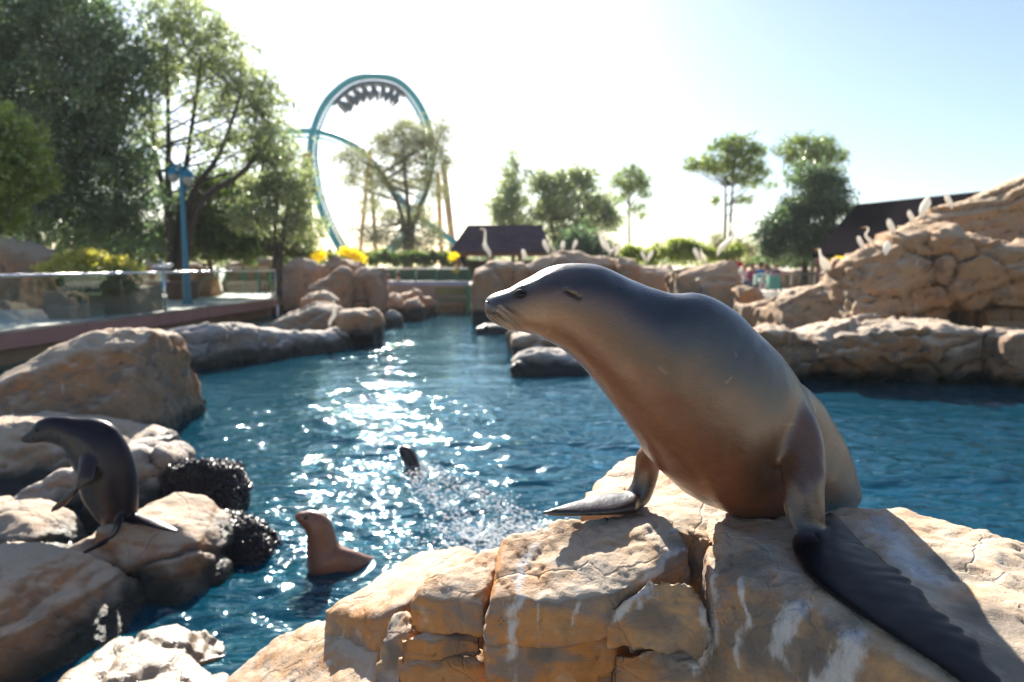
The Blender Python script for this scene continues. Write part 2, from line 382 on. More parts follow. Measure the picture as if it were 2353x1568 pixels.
def build_flare_haze():  # thin scattering volume, added to imitate a lens flare veil
    mb = MB().box((20, 60, 20.5), (420, 150, 44))
    t = NT('flare_haze'); t.t.nodes.remove(t.b); v = t.n('VolumePrincipled'); v.inputs['Density'].default_value = .0004; v.inputs['Color'].default_value = (.93, .96, 1, 1); v.inputs['Anisotropy'].default_value = .2
    t.link(v.outputs[0], t.out.inputs['Volume']); mb.obj('flare_haze', t.m, kind='stuff')
build_flare_haze()
# ================================================================== NEAR ROCKS
near = thing('rock_outcrop', 'sunlit tan rock outcrop of split stones under the big sea lion', 'rock outcrop', (.4, 1.7, 1.0))
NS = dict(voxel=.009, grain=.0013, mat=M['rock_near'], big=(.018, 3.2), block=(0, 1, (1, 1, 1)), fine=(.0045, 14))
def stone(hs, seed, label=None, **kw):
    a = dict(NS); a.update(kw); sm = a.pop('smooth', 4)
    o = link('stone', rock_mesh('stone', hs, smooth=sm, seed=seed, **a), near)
    if label: o['label'] = label
    return o
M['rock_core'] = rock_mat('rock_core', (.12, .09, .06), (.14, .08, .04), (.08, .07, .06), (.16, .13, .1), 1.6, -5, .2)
# stone under the far flipper and its lower course
stone([blk([(1158, 1240, 1.14), (1290, 1190, 1.185), (1440, 1170, 1.19), (1540, 1185, 1.19), (1585, 1250, 1.17), (1510, 1310, 1.13), (1420, 1365, 1.10), (1290, 1385, 1.085), (1130, 1378, 1.07)], .11, .012)], 1, 'broad pale stone carrying the far flipper', strata=(.004, 22))
stone([blk([(1125, 1425, 1.00), (1280, 1420, 1.00), (1400, 1420, 1.0), (1402, 1462, .965), (1290, 1475, .96), (1128, 1470, .96)], .10, .008)], 2, strata=(.004, 22))
stone([blk([(1168, 1246, 1.10), (1060, 1285, 1.06), (985, 1330, 1.035), (942, 1385, 1.0), (1000, 1392, 1.0), (1108, 1386, 1.03), (1135, 1320, 1.07)], .085, .012)], 3, 'rounded stone left of the vertical crack', strata=(.003, 26))
stone([blk([(905, 1468, .93), (1000, 1440, .93), (1108, 1440, .93), (1112, 1478, .91), (1000, 1490, .90), (920, 1490, .90)], .055, .005)], 4)
stone([blk([(915, 1510, .87), (1000, 1490, .87), (1110, 1490, .87), (1112, 1530, .85), (1000, 1545, .845), (940, 1530, .86)], .08, .01)], 5)
# right middle stone
stone([blk([(1440, 1375, 1.09), (1490, 1325, 1.13), (1585, 1335, 1.13), (1625, 1400, 1.075), (1628, 1448, 1.03), (1600, 1462, 1.01), (1400, 1450, 1.01), (1400, 1400, 1.06)], .06, .01)], 6, strata=(.003, 24))
stone([blk([(1120, 1545, .86), (1400, 1530, .86), (1640, 1530, .88), (1720, 1570, .86), (1640, 1620, .83), (1150, 1610, .82)], .2, .02)], 7)
stone([blk([(1400, 1490, .93), (1630, 1480, .93), (1640, 1540, .90), (1400, 1545, .89)], .12, .01)], 17)
# great mass beneath the animal
stone([blk([(1335, 1150, 1.16), (1352, 1105, 1.17), (1425, 1060, 1.18), (1445, 1045, 1.185), (1560, 1060, 1.18), (1700, 1120, 1.19), (1640, 1235, 1.185), (1470, 1190, 1.175)], .5, .05)], 8, 'pale sloping slab behind the far flipper', voxel=.014, fine=(.008, 12))
stone([blk([(1600, 1150, 1.185), (1990, 1176, 1.19), (2060, 1166, 1.19), (2180, 1190, 1.19), (2260, 1220, 1.19), (2353, 1240, 1.185), (2600, 1330, 1.15), (2700, 1568, 1.12), (2500, 1720, 1.15), (2330, 1660, 1.185), (2200, 1575, 1.187), (2000, 1450, 1.188), (1850, 1345, 1.187), (1740, 1290, 1.18), (1640, 1310, 1.15),
            (1625, 1330, 1.13), (1655, 1500, .98), (1700, 1560, .93), (1880, 1600, .96), (2150, 1680, 1.04), (2300, 1800, 1.08)], .6, .06)], 9, 'broad stained rock face under the near flipper', voxel=.010, big=(.014, 2.6), fine=(.006, 14), smooth=8)
stone([blk([(1690, 1545, .90), (2000, 1600, .93), (2200, 1640, .97), (2300, 1700, .97), (2100, 1800, .85), (1750, 1680, .82)], .3, .03)], 10)
# left lower slabs
stone([blk([(735, 1398, .74), (800, 1372, .78), (945, 1290, .84), (965, 1262, .86), (1050, 1243, .88), (1105, 1262, .88), (1060, 1330, .88), (930, 1390, .86), (890, 1420, .82), (860, 1432, .80), (745, 1412, .74)], .8, .12)], 11, 'pale slab at the water edge left of the cracked stones', voxel=.014)
stone([blk([(470, 1590, .42), (560, 1520, .50), (640, 1462, .56), (730, 1428, .62), (860, 1440, .70), (878, 1500, .72), (860, 1590, .70), (700, 1680, .6), (520, 1700, .5)], .9, .15)], 12, 'smooth pale slab at the bottom edge', voxel=.014)
stone([blk([(870, 1470, .84), (905, 1400, .90), (940, 1400, .92), (950, 1450, .90), (905, 1475, .86)], .2, .02)], 13)
stone([blk([(862, 1530, .78), (905, 1480, .82), (935, 1530, .80), (930, 1590, .76), (870, 1600, .74)], .3, .02)], 14)
stone([blk([(935, 1560, .79), (1110, 1560, .79), (1120, 1620, .76), (930, 1620, .76)], .3, .02)], 15)
# core that closes the joints
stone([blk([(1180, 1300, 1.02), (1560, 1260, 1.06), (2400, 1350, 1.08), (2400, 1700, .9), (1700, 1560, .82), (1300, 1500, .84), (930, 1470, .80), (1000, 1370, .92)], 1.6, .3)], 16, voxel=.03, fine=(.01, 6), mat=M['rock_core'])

# bird lime streaks: marks that run down the stones
def stain_near():
    st = [o for o in near.children if o.name.startswith('stone')]; data = [(o, getco(o.data)) for o in st]
    V = []; F = []; n = 0
    for o, co in data:
        V += [tuple(x) for x in co]; F += [tuple(i+n for i in p.vertices) for p in o.data.polygons]; n += len(co)
    bv = BVHTree.FromPolygons(V, F); lines = []
    for pts, wd in (([(1706, 1330), (1712, 1380), (1718, 1420), (1708, 1455), (1700, 1480), (1696, 1520)], .011), ([(1560, 1215), (1545, 1270), (1510, 1320), (1470, 1360), (1440, 1400), (1415, 1420)], .016), ([(1490, 1310), (1500, 1350), (1470, 1400)], .010),
                    ([(1188, 1375), (1186, 1410), (1180, 1450), (1172, 1500)], .018), ([(1332, 1350), (1328, 1390), (1322, 1430)], .006), ([(1640, 1330), (1620, 1400), (1640, 1460), (1600, 1540)], .02), ([(1560, 1260), (1600, 1330), (1640, 1400)], .008),
                    ([(1960, 1480), (1930, 1540), (1900, 1600)], .045), ([(1120, 1380), (1118, 1450), (1116, 1520)], .008), ([(2020, 1200), (2080, 1290), (2140, 1330)], .05), ([(1830, 1400), (1790, 1500)], .03), ([(1230, 1250), (1200, 1300), (1190, 1350)], .02)):
        q = [bv.ray_cast(Vector((0, 0, EYE)), ray(*p_).normalized())[0] for p_ in pts]; q = [x for x in q if x]
        lines += [(a_, b_, wd) for a_, b_ in zip(q[:-1], q[1:])]
    grime_shade = []  # grey mottling, with the shadowed tone of the rock painted in
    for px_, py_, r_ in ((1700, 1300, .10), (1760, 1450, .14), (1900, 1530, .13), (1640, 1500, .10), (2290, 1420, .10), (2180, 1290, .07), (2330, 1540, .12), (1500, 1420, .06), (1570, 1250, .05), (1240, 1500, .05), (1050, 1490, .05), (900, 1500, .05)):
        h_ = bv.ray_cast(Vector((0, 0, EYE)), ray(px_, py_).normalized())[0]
        if h_: grime_shade.append((h_, r_))
    for o, co in data:
        s_ = np.zeros(len(co)); wob = co+.012*np.stack([fbm(co*22+k*5, 2, 61+k) for k in range(3)], 1)
        for a_, b_, wd in lines:
            dd_ = np.linalg.norm(wob-np.array((a_+b_)/2), axis=1); m_ = dd_ < (b_-a_).length/2+wd*3
            if m_.any():
                d_, _t = _segd(wob[m_], a_, b_); s_[m_] = np.maximum(s_[m_], np.exp(-(d_/wd)**2))
        setcol(o.data, np.stack([s_]*3, 1), 'stain'); g_ = np.zeros(len(co))
        for c_, r_ in grime_shade: g_ = np.maximum(g_, np.exp(-(np.linalg.norm(co-np.array(c_), axis=1)/r_)**2))
        setcol(o.data, np.stack([g_]*3, 1), 'grime_shade')
def _segd(pts, a, b):
    a = np.array(a); b = np.array(b); ab = b-a; t = np.clip(((pts-a)@ab)/max(1e-9, ab@ab), 0, 1); return np.linalg.norm(pts-(a+t[:, None]*ab), axis=1), t
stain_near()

# ================================================================== SEA LIONS
def lion_mat(name, spec=.75, rough=.33, coat=.28):
    t = NT(name); p = t.pos(); a = t.n('Attribute', attribute_name='col'); c = a.outputs['Color']
    n = t.noise(p, 9, 6, .6, .4); c = t.mix(t.ramp(n, .35, .7, 0, .22), c, (.02, .012, .01), 'MIX')
    n3 = t.noise(t.map(p, (60, 60, 220), (0, .5, 0)), 1.0, 3); c = t.mix(t.ramp(n3, .4, .9, 0, .35), c, (.30, .21, .14)) if False else t.mix(t.ramp(n3, .35, .8, 0, .35), c, t.mix(1.0, c, (1.9, 1.8, 1.7), 'MULTIPLY'))
    t.set(Base_Color=c, Roughness=t.math('ADD', t.math('ADD', t.math('MULTIPLY', t.noise(p, 11, 7, .65), .34), rough-.17), t.ramp(a.outputs['Fac'], .009, .016, .06, 0))); t.link(t.ramp(a.outputs['Fac'], .009, .016, .09, spec), t.b.inputs['Specular IOR Level'])
    t.link(t.ramp(a.outputs['Fac'], .009, .016, .0, coat), t.b.inputs['Coat Weight']); t.b.inputs['Coat Roughness'].default_value = .33
    t.b.inputs['Sheen Weight'].default_value = .0; t.b.inputs['Sheen Roughness'].default_value = .35; t.b.inputs['Sheen Tint'].default_value = (1, .9, .8, 1)
    h = t.math('ADD', t.noise(t.map(p, (90, 90, 320), (0, .5, 0)), 1.0, 4), t.math('MULTIPLY', t.noise(p, 22, 5), 1.2))
    h = t.math('MULTIPLY', h, t.ramp(a.outputs['Fac'], .009, .016, .12, 1)); t.bump(h, .5, .0024)
    return t.m
M['lion'] = lion_mat('sea_lion_coat')
M['lion_wet'] = lion_mat('wet_sea_lion_coat', .38, .30, .10)
M['lion_brown'] = lion_mat('brown_sea_lion_coat', .5, .42, .2)
M['eye'] = simple('dark_eye', (.008, .006, .005), .06, var=.1)
M['whisker'] = simple('whisker', (.55, .40, .27), .4, var=.5, sc=40)
M['whisker_dark'] = simple('dark_whisker', (.05, .03, .02), .4, var=.3, sc=40)
M['nose'] = simple('nose_leather', (.03, .025, .025), .35, var=.2, sc=60)

def stn(top, bot, Y, b, Y2=None):
    """one body section: sight lines of its upper and lower outline at distance Y, depth half width b"""
    a = P(*top, Y); c = P(*bot, Y2 or Y); m = (a+c)/2; d = (m-Vector((0, 0, EYE))).normalized()
    up = (a-c)/2; return (m, up, (d-up.normalized()*d.dot(up.normalized()))*b)
def merge(lofts, voxel, mat, name, smooth=4):
    mb = MB()
    for v, f in lofts: mb.add(v, f)
    me = evalmods(mb.mesh(name, mat), [('REMESH', dict(mode='VOXEL', voxel_size=voxel, adaptivity=0)), ('SMOOTH', dict(factor=.5, iterations=smooth))])
    me.polygons.foreach_set('use_smooth', np.ones(len(me.polygons), bool))
    if not me.materials: me.materials.append(mat)
    return me
def flat(pairs, th, sgn=1):
    """flipper blade from pairs of world points (leading, trailing) with thickness"""
    out = []
    for (a, b), t in zip(pairs, th):
        a, b = Vector(a), Vector(b); c = (a+b)/2; u = (a-b)/2
        out.append((c, u, Vector((0, 0, t))))
    return out

hero = thing('sea_lion', 'large sleek brown sea lion propped on its flippers in the foreground, facing left', 'sea lion', (.75, 1.8, 1.19))
body_st = [stn((1113, 697), (1114, 716), 1.76, .012), stn((1115, 688), (1118, 727), 1.76, .026), stn((1128, 677), (1131, 738), 1.76, .038), stn((1146, 670), (1148, 747), 1.755, .047),
    stn((1167, 663), (1170, 757), 1.75, .054), stn((1191, 649), (1192, 761), 1.75, .064), stn((1216, 636), (1212, 766), 1.75, .075), stn((1246, 620), (1236, 776), 1.75, .086),
    stn((1280, 610), (1254, 783), 1.75, .094), stn((1325, 605), (1283, 799), 1.755, .102), stn((1377, 609), (1316, 824), 1.76, .112), stn((1432, 632), (1348, 856), 1.77, .124),
    stn((1488, 657), (1385, 898), 1.785, .138), stn((1545, 673), (1422, 944), 1.80, .152), stn((1612, 676), (1458, 997), 1.82, .168), stn((1680, 709), (1490, 1048), 1.84, .180),
    stn((1745, 767), (1530, 1092), 1.86, .188), stn((1800, 823), (1580, 1134), 1.88, .190), stn((1843, 884), (1645, 1168), 1.90, .185), stn((1880, 950), (1730, 1195), 1.95, .17), stn((1900, 1020), (1800, 1200), 2.0, .13), stn((1905, 1080), (1850, 1190), 2.03, .07)]
hind_st = [stn((1800, 850), (1640, 1120), 1.92, .15), stn((1872, 905), (1680, 1160), 1.97, .17), stn((1915, 968), (1720, 1190), 2.02, .17), stn((1948, 1032), (1760, 1205), 2.06, .165), stn((1972, 1100), (1800, 1212), 2.10, .15), stn((1976, 1150), (1850, 1210), 2.13, .12), stn((1955, 1180), (1890, 1205), 2.16, .07)]
def pa(px, py, Y): return P(px, py, Y)
arm_n = [(pa(1780, 900, 1.91), Vector((.04, 0, .03)), Vector((0, .05, 0))), (pa(1816, 955, 1.865), Vector((.058, 0, .02)), Vector((0, .080, 0))), (pa(1836, 1012, 1.81), Vector((.062, 0, .012)), Vector((0, .083, 0))), (pa(1845, 1070, 1.75), Vector((.058, 0, .005)), Vector((0, .068, 0))),
    (pa(1847, 1125, 1.705), Vector((.051, 0, 0)), Vector((0, .045, 0))), (pa(1850, 1190, 1.68), Vector((.055, .01, 0)), Vector((0, .030, .01))), (pa(1856, 1230, 1.66), Vector((.058, .03, 0)), Vector((0, .022, .022))), (pa(1875, 1262, 1.625), Vector((.060, .045, 0)), Vector((0, 0, .017))), (G(1905, 1290, 1.207), Vector((.062, .05, 0)), Vector((0, 0, .012)))]
zb = 1.207
bl = [((1807, 1245), (1915, 1180)), ((1812, 1268), (1948, 1215)), ((1836, 1306), (1985, 1250)), ((1890, 1352), (2040, 1290)), ((1960, 1402), (2098, 1340)), ((2040, 1455), (2150, 1393)), ((2110, 1502), (2198, 1437)), ((2176, 1546), (2248, 1480)), ((2245, 1595), (2290, 1545)), ((2330, 1650), (2340, 1630))]
blade_n = flat([(G(*a, zb), G(*b, zb+.006)) for a, b in bl], [.020, .021, .020, .017, .015, .013, .011, .009, .007, .004])
arm_f = [(P(1560, 985, 1.90), Vector((.07, 0, .03)), Vector((0, .06, 0))), (P(1502, 1030, 1.94), Vector((.048, 0, .014)), Vector((0, .045, 0))), (P(1490, 1070, 1.96), Vector((.040, 0, .006)), Vector((0, .036, 0))), (P(1480, 1108, 1.965), Vector((.034, 0, -.008)), Vector((0, .036, 0))), (P(1466, 1140, 1.96), Vector((.028, 0, -.022)), Vector((0, .042, 0))), (P(1440, 1158, 1.955), Vector((.008, 0, -.026)), Vector((0, .055, 0))), (P(1405, 1163, 1.96), Vector((.003, 0, -.020)), Vector((0, .065, 0)))]
blf = [((1462, 1172), (1475, 1140)), ((1430, 1177), (1432, 1139)), ((1393, 1180), (1392, 1139)), ((1352, 1182), (1352, 1146)), ((1310, 1183), (1312, 1158)), ((1270, 1183), (1275, 1170)), ((1236, 1182), (1238, 1179))]
blade_f = flat([(G(*a, 1.207), G(*b, 1.213)) for a, b in blf], [.026, .024, .021, .018, .014, .010, .006])
# rear flippers tucked behind the haunch
hf = [(P(1900, 1165, 2.15), Vector((.04, 0, 0)), Vector((0, .03, .02))), (P(1850, 1165, 2.30), Vector((.06, 0, 0)), Vector((0, .02, .015))), (P(1800, 1150, 2.42), Vector((.08, 0, 0)), Vector((0, 0, .01)))]
me = merge([loft(body_st, 56, 5, 2.1), loft(hind_st, 48, 5), loft(arm_n, 32, 5), loft(blade_n, 24, 5), loft(arm_f, 28, 5), loft(blade_f, 20, 5), loft(hf, 16, 4)], .0045, M['lion'], 'body', 14)
co = getco(me)
sh0 = np.array(P(1835, 955, 1.78)); co = lap_smooth(me, co, 1-sstep(np.linalg.norm((co-sh0)*np.array([1, .8, 1]), axis=1),   .09, .17), 60)
wr0 = np.array(G(1862, 1262, 1.22)); co = lap_smooth(me, co, 1-sstep(np.linalg.norm(co-wr0, axis=1),   .065, .135), 70); setco(me, co); no = getno(me)
def seg_d(pts, a, b):
    a = np.array(a); b = np.array(b); ab = b-a; t = np.clip(((pts-a)@ab)/(ab@ab), 0, 1); return np.linalg.norm(pts-(a+t[:, None]*ab), axis=1), t
# scalloped trailing edge, finger ridges on the near flipper
tip = np.array(G(2330, 1640, zb)); wr = np.array(G(1850, 1255, zb)); ax = (tip-wr)/np.linalg.norm(tip-wr); nrm = np.array([ax[1], -ax[0], 0]); nrm = nrm if nrm[0] > 0 else -nrm
rel = co-wr; s = rel@ax; l = rel@nrm; onb = (s > 0.03) & (co[:, 2] < 1.235) & (co[:, 1] < 1.72) & (co[:, 0] > .55)
sc = np.where(onb & (l > .012), sstep(l, .012, .05)*(.006*np.sin(s*95+2*np.sin(s*31))), 0); co += sc[:, None]*nrm
co[:, 2] += np.where(onb, .0010*np.sin(np.arctan2(l, s+.25)*22)*sstep(s, .06, .2), 0)
# skin folds at the near shoulder, slight muscle undulation
sh = np.array(P(1838, 1085, 1.66)); dd = np.linalg.norm(co-sh, axis=1)
ps = co@np.array([.93, .1, .35]); co += no*(np.exp(-(dd/.09)**2)*.0022*np.sin(ps*150))[:, None]
for (a_, b_, wd_, dp2) in (((1340, 640), (1330, 790), .012, -.0022), ((1375, 650), (1358, 820), .012, -.0018), ((1880, 905), (1893, 1000), .010, -.004), ((1893, 1000), (1890, 1100), .010, -.005), ((1862, 920), (1868, 1040), .012, -.003)):
    bv0 = None
co += no*(.0030*fbm(co*7, 3, 5)*(np.abs(co[:, 0]-.45) < 2))[:, None]
# deep crease where the flipper meets the chest
cr, t_ = seg_d(co, P(1797, 1130, 1.66), P(1815, 1088, 1.66)); co -= no*(np.exp(-(cr/.010)**2)*.008)[:, None]
# eye socket, mouth line, nostril, brow
eye = P(1195, 674, 1.70)
bvh = BVHTree.FromPolygons([tuple(c) for c in co], [tuple(p.vertices) for p in me.polygons])
def hit(px, py):
    d = ray(px, py).normalized(); r = bvh.ray_cast(Vector((0, 0, EYE)), d); return r[0], r[1]
eh, en = hit(1195, 674)
de = np.linalg.norm(co-np.array(eh), axis=1); co -= no*(np.exp(-(de/.011)**2)*.0055)[:, None]
br = np.array(hit(1197, 661)[0]); db = np.linalg.norm(co-br, axis=1); co += no*(np.exp(-(db/.010)**2)*.003)[:, None]
for a, b, wd, dp in (((1113, 722), (1140, 727), .0035, .004), ((1140, 727), (1172, 741), .0035, .003), ((1116, 694), (1121, 697), .003, .004)):
    ha, hb = hit(*a)[0], hit(*b)[0]
    if ha and hb:
        dm, _ = seg_d(co, ha, hb); co -= no*(np.exp(-(dm/wd)**2)*dp)[:, None]
ea, eb = hit(1302, 668)[0], hit(1330, 683)[0]; dm, _ = seg_d(co, ea, eb); co -= no*(np.exp(-(dm/.0055)**2)*.006)[:, None]
pad = np.array(hit(1134, 712)[0]); dp_ = np.linalg.norm(co-pad, axis=1); co += no*(np.exp(-(dp_/.022)**2)*.005)[:, None]
setco(me, co)
# pigments, plus a painted sky tint on the back and ear shadow
co = getco(me); CT = np.array([list(s_[0]) for s_ in body_st]); UP = np.array([list(s_[1]) for s_ in body_st])
def belly_param(co, CT, UP):
    tt = np.linspace(0, len(CT)-1, 120); c = catmull(CT, tt); u = catmull(UP, tt)
    best = np.full(len(co), 1e9); val = np.zeros(len(co)); si = np.zeros(len(co))
    for i in range(len(c)):
        d = ((co-c[i])**2).sum(1); m = d < best; best = np.where(m, d, best)
        val = np.where(m, ((co-c[i])@u[i])/(u[i]@u[i]), val); si = np.where(m, tt[i]/(len(CT)-1), si)
    return val, si
bp, si = belly_param(co, CT, UP)
nz = fbm(co*6, 4, 44)
back = np.array([.020, .020, .027]); side = np.array([.092, .042, .023]); chest = np.array([.16, .055, .020]); chin = np.array([.26, .14, .072])  # blue of the back is sky reflection put into the coat colour
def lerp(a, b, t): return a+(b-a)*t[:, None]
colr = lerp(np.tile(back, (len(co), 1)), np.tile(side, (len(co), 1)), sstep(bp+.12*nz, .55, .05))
colr = lerp(colr, np.tile(chest, (len(co), 1)), 1-sstep(bp+.15*nz, -.55, .1))
head = 1-sstep(si, .30, .52); colr = lerp(colr, np.tile(chin, (len(co), 1)), head*(1-sstep(bp+.1*nz, -.6, .55))*.75)
crown = (1-sstep(si, .25, .5))*sstep(bp, .45, .8); colr = lerp(colr, np.tile(np.array([.17, .125, .095]), (len(co), 1)), crown*.8)
colr = lerp(colr, np.tile(np.array([.035, .03, .03]), (len(co), 1)), np.exp(-(dp_/.034)**2)*.8)
colr = lerp(colr, np.tile(np.array([.02, .014, .012]), (len(co), 1)), np.exp(-(de/.019)**2)*.92)
hx = sstep(co[:, 0], .0, 1)*0
hc = np.array([list(q_[0]) for q_ in hind_st]); dh = np.min([seg_d(co, hc[i], hc[i+1])[0] for i in range(2, len(hc)-1)], axis=0); isb = (co[:, 1] > 1.88) & (co[:, 0] > .78)
hv = ((co[:, 2]-1.2)/.42); wh_ = isb*sstep(co[:, 0]+.25*(co[:, 2]-1.2), .78, .90); colr = lerp(colr, lerp(np.tile(np.array([.14, .068, .034]), (len(co), 1)), np.tile(back, (len(co), 1)), sstep(hv+.1*nz, .35, 1.0)), wh_)
ac = np.array([list(q_[0]) for q_ in arm_n]); da = np.min([seg_d(co, ac[i], ac[i+1])[0] for i in range(2, len(ac)-2)], axis=0)
wa = (1-sstep(da, .10, .17))*(1-sstep(co[:, 1], 1.78, 1.86)); colr = lerp(colr, lerp(np.tile(np.array([.125, .060, .030]), (len(co), 1)), np.tile(np.array([.10, .048, .026]), (len(co), 1)), sstep(nz, -.5, .6)), wa)
dm_, _ = seg_d(co, ea, eb); colr = lerp(colr, np.tile(np.array([.03, .016, .010]), (len(co), 1)), np.exp(-(dm_/.007)**2)*.85)  # shadow crease beneath the ear, darkened in the colour
black = np.array([.004, .005, .008])
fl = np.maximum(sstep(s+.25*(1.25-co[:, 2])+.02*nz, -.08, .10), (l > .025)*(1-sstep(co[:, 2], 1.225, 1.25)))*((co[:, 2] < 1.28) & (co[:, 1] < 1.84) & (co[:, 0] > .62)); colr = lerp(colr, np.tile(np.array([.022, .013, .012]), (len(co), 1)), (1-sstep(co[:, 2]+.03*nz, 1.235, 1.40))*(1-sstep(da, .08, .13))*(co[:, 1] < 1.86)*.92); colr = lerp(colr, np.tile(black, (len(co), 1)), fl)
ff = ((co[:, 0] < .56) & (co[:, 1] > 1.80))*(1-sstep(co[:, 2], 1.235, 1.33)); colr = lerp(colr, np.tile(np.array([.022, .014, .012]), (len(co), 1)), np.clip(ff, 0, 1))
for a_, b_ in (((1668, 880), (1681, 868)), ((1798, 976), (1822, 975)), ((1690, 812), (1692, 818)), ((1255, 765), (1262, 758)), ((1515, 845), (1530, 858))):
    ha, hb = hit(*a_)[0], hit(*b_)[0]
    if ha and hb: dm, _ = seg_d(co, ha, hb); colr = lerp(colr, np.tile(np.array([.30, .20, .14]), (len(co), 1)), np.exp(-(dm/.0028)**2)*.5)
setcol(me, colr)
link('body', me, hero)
def ball(name, c, r, mat, parent, sc=(1, 1, 1), seg=20):
    v, f = loft([(Vector(c)+Vector((0, 0, r*sc[2]*math.cos(a))), Vector((max(.02, math.sin(a))*r*sc[0], 0, 0)), Vector((0, max(.02, math.sin(a))*r*sc[1], 0))) for a in np.linspace(0, math.pi, 10)], seg, 2)
    return link(name, new_mesh(name, v, f, mat), parent)
ball('eye', eh-en*.0075, .0125, M['eye'], hero, (1.15, .9, .72))
lidm = simple('eyelid', (.018, .012, .010), .8, 0, .2, 60)
for y_, n_ in ((-5.2, 'upper'), (5.0, 'lower')):
    q = [(-13, 1.5), (-7, y_*.85), (1, y_*1.15), (8, y_*.7), (14, -1.5)]; w_ = []
    for dx_, dy_ in q:
        h_ = hit(1195+dx_, 674+dy_)[0]; w_.append(h_+Vector((0, -.0035 if abs(dx_) < 12 else -.0005, 0)))
    a_ = catmull(np.array([list(x) for x in w_]), np.linspace(0, 4, 17)); MB().tube([Vector(x) for x in a_], [.0016+.0014*math.sin(math.pi*i_/16) for i_ in range(17)], 6).obj('eyelid', lidm, hero, True)
for k, (c0, c1, rr) in enumerate((((1186, 668), (1208, 670), .0016), ((1186, 680), (1206, 682), .0016))):
    pass
# ear flap
e0, n0 = hit(1303, 664); e1, n1 = hit(1328, 678)
em = [(e0+n0*.001, Vector((.001, 0, .002)), n0*.002), (e0*.7+e1*.3+n0*.005, Vector((.002, 0, .006)), n0*.004), (e0*.35+e1*.65+n0*.008, Vector((.003, 0, .0055)), n0*.004), (e1+n1*.006, Vector((.001, 0, .003)), n1*.002)]
v, f = loft(em, 16, 5); em_ = new_mesh('ear', v, f, M['lion']); setcol(em_, np.tile(np.array([.06, .036, .026]), (len(em_.vertices), 1))); link('ear', em_, hero)
mbn = MB()
for (a, b, c) in (((1112, 700), (1117, 694), (1123, 696)),):
    q = [hit(*x)[0] for x in (b, c)]
    if all(q): mbn.tube([q[0]-Vector((0, .002, 0)), q[1]-Vector((0, .002, 0))], .0022, 8)
mbn.obj('nostril', M['nose'], hero, True)
for k in range(36):
    u = k/35; r0 = (1122+26*((k*7) % 13)/12+random.uniform(-3, 3), 700+22*((k*5) % 11)/10+random.uniform(-2, 2)); h0, hn = hit(*r0)
    if not h0: continue
    Lx = random.uniform(28, 66); ex_ = (r0[0]+Lx, r0[1]+Lx*random.uniform(.62, .85)); h1 = hit(*ex_)[0]
    if h1 is None: h1 = P(*ex_, 1.71)
    p1 = h1-Vector((0, random.uniform(.012, .03), 0)); mid = (h0+p1)/2-Vector((0, .018, -.004))
    pts = [h0*(1-t)**2+mid*2*t*(1-t)+p1*t*t for t in np.linspace(0, 1, 9)]
    MB().tube(pts, [.00105*(1-.7*t) for t in np.linspace(0, 1, 9)], 5).obj('whisker', M['whisker'] if k % 3 else M['whisker_dark'], hero, True)
# ================================================================== POOL ROCKS
RS = dict(big=(.06, .9), block=(.07, 1.2, (1, 1, 1.5)), groove=.03, fine=(.014, 7), smooth=5)
# left bank
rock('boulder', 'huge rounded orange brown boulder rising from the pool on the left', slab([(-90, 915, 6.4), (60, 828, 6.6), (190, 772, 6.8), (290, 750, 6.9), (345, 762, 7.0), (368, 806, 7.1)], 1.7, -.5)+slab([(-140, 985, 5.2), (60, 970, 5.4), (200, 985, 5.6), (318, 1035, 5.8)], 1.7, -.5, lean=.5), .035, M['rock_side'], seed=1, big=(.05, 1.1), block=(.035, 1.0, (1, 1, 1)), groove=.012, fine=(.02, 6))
rock('rock_ledge', 'long low grey ledge of rock with an egret on its far end', slab([(360, 758, 11.8), (430, 752, 12.0), (560, 748, 12.9), (640, 760, 13.6), (700, 762, 14.2), (768, 757, 14.8), (790, 778, 15.0)], 1.6, -.5, under=.35), .05, M['rock_grey'], seed=2, **RS)
rock('small_rock', 'small dark rock with a white top beside the huge boulder', slab([(388, 915, 8.4), (415, 900, 8.5), (452, 908, 8.6)], .5, -.4), .03, M['rock_grey'], seed=3, big=(.03, 2), block=(.02, 3, (1, 1, 1)), fine=(.02, 9))
rock('mound', 'smooth tan mound of rock behind the long grey ledge', slab([(622, 745, 16.6), (665, 716, 16.8), (730, 694, 17), (782, 704, 17)], 1.8, -.4), .06, M['rock_side'], seed=4, **RS)
rock('mound', 'rounded rock just above the smooth mound', slab([(692, 684, 18.6), (735, 670, 18.8), (772, 690, 18.8)], 1.2, -.2), .06, M['rock_far'], seed=5, **RS)
rock('overhanging_rock', 'squat overhanging rock at the water between mound and inlet', slab([(776, 716, 15.8), (825, 709, 16), (860, 712, 16.1), (871, 736, 16.2)], 1.4, -.4, under=.5), .055, M['rock_far'], seed=6, **RS)
rock('standing_rock', 'tall brown rock next to the end of the glass railing', slab([(652, 603, 23), (690, 594, 23), (745, 606, 23)], 2, -.4), .08, M['rock_far'], 'standing rocks on the left bank', seed=7, big=(.1, .6), block=(.10, .8, (1, 1, .6)), groove=.05, fine=(.04, 4))
rock('standing_rock', 'flat topped rock highest of the left bank group', slab([(742, 602, 24.5), (775, 586, 24.6), (835, 604, 24.6)], 2, -.4), .08, M['rock_far'], 'standing rocks on the left bank', seed=8, big=(.1, .6), block=(.10, .8, (1, 1, .6)), groove=.05, fine=(.04, 4))
rock('standing_rock', 'wing shaped orange rock leaning in front of the flat topped one', slab([(702, 652, 21), (745, 632, 21.2), (782, 613, 21.3), (806, 624, 21.4)], 1.4, -.4), .08, M['rock_far'], 'standing rocks on the left bank', seed=9, big=(.1, .6), block=(.08, .8, (1, 1, .5)), groove=.04, fine=(.04, 4))
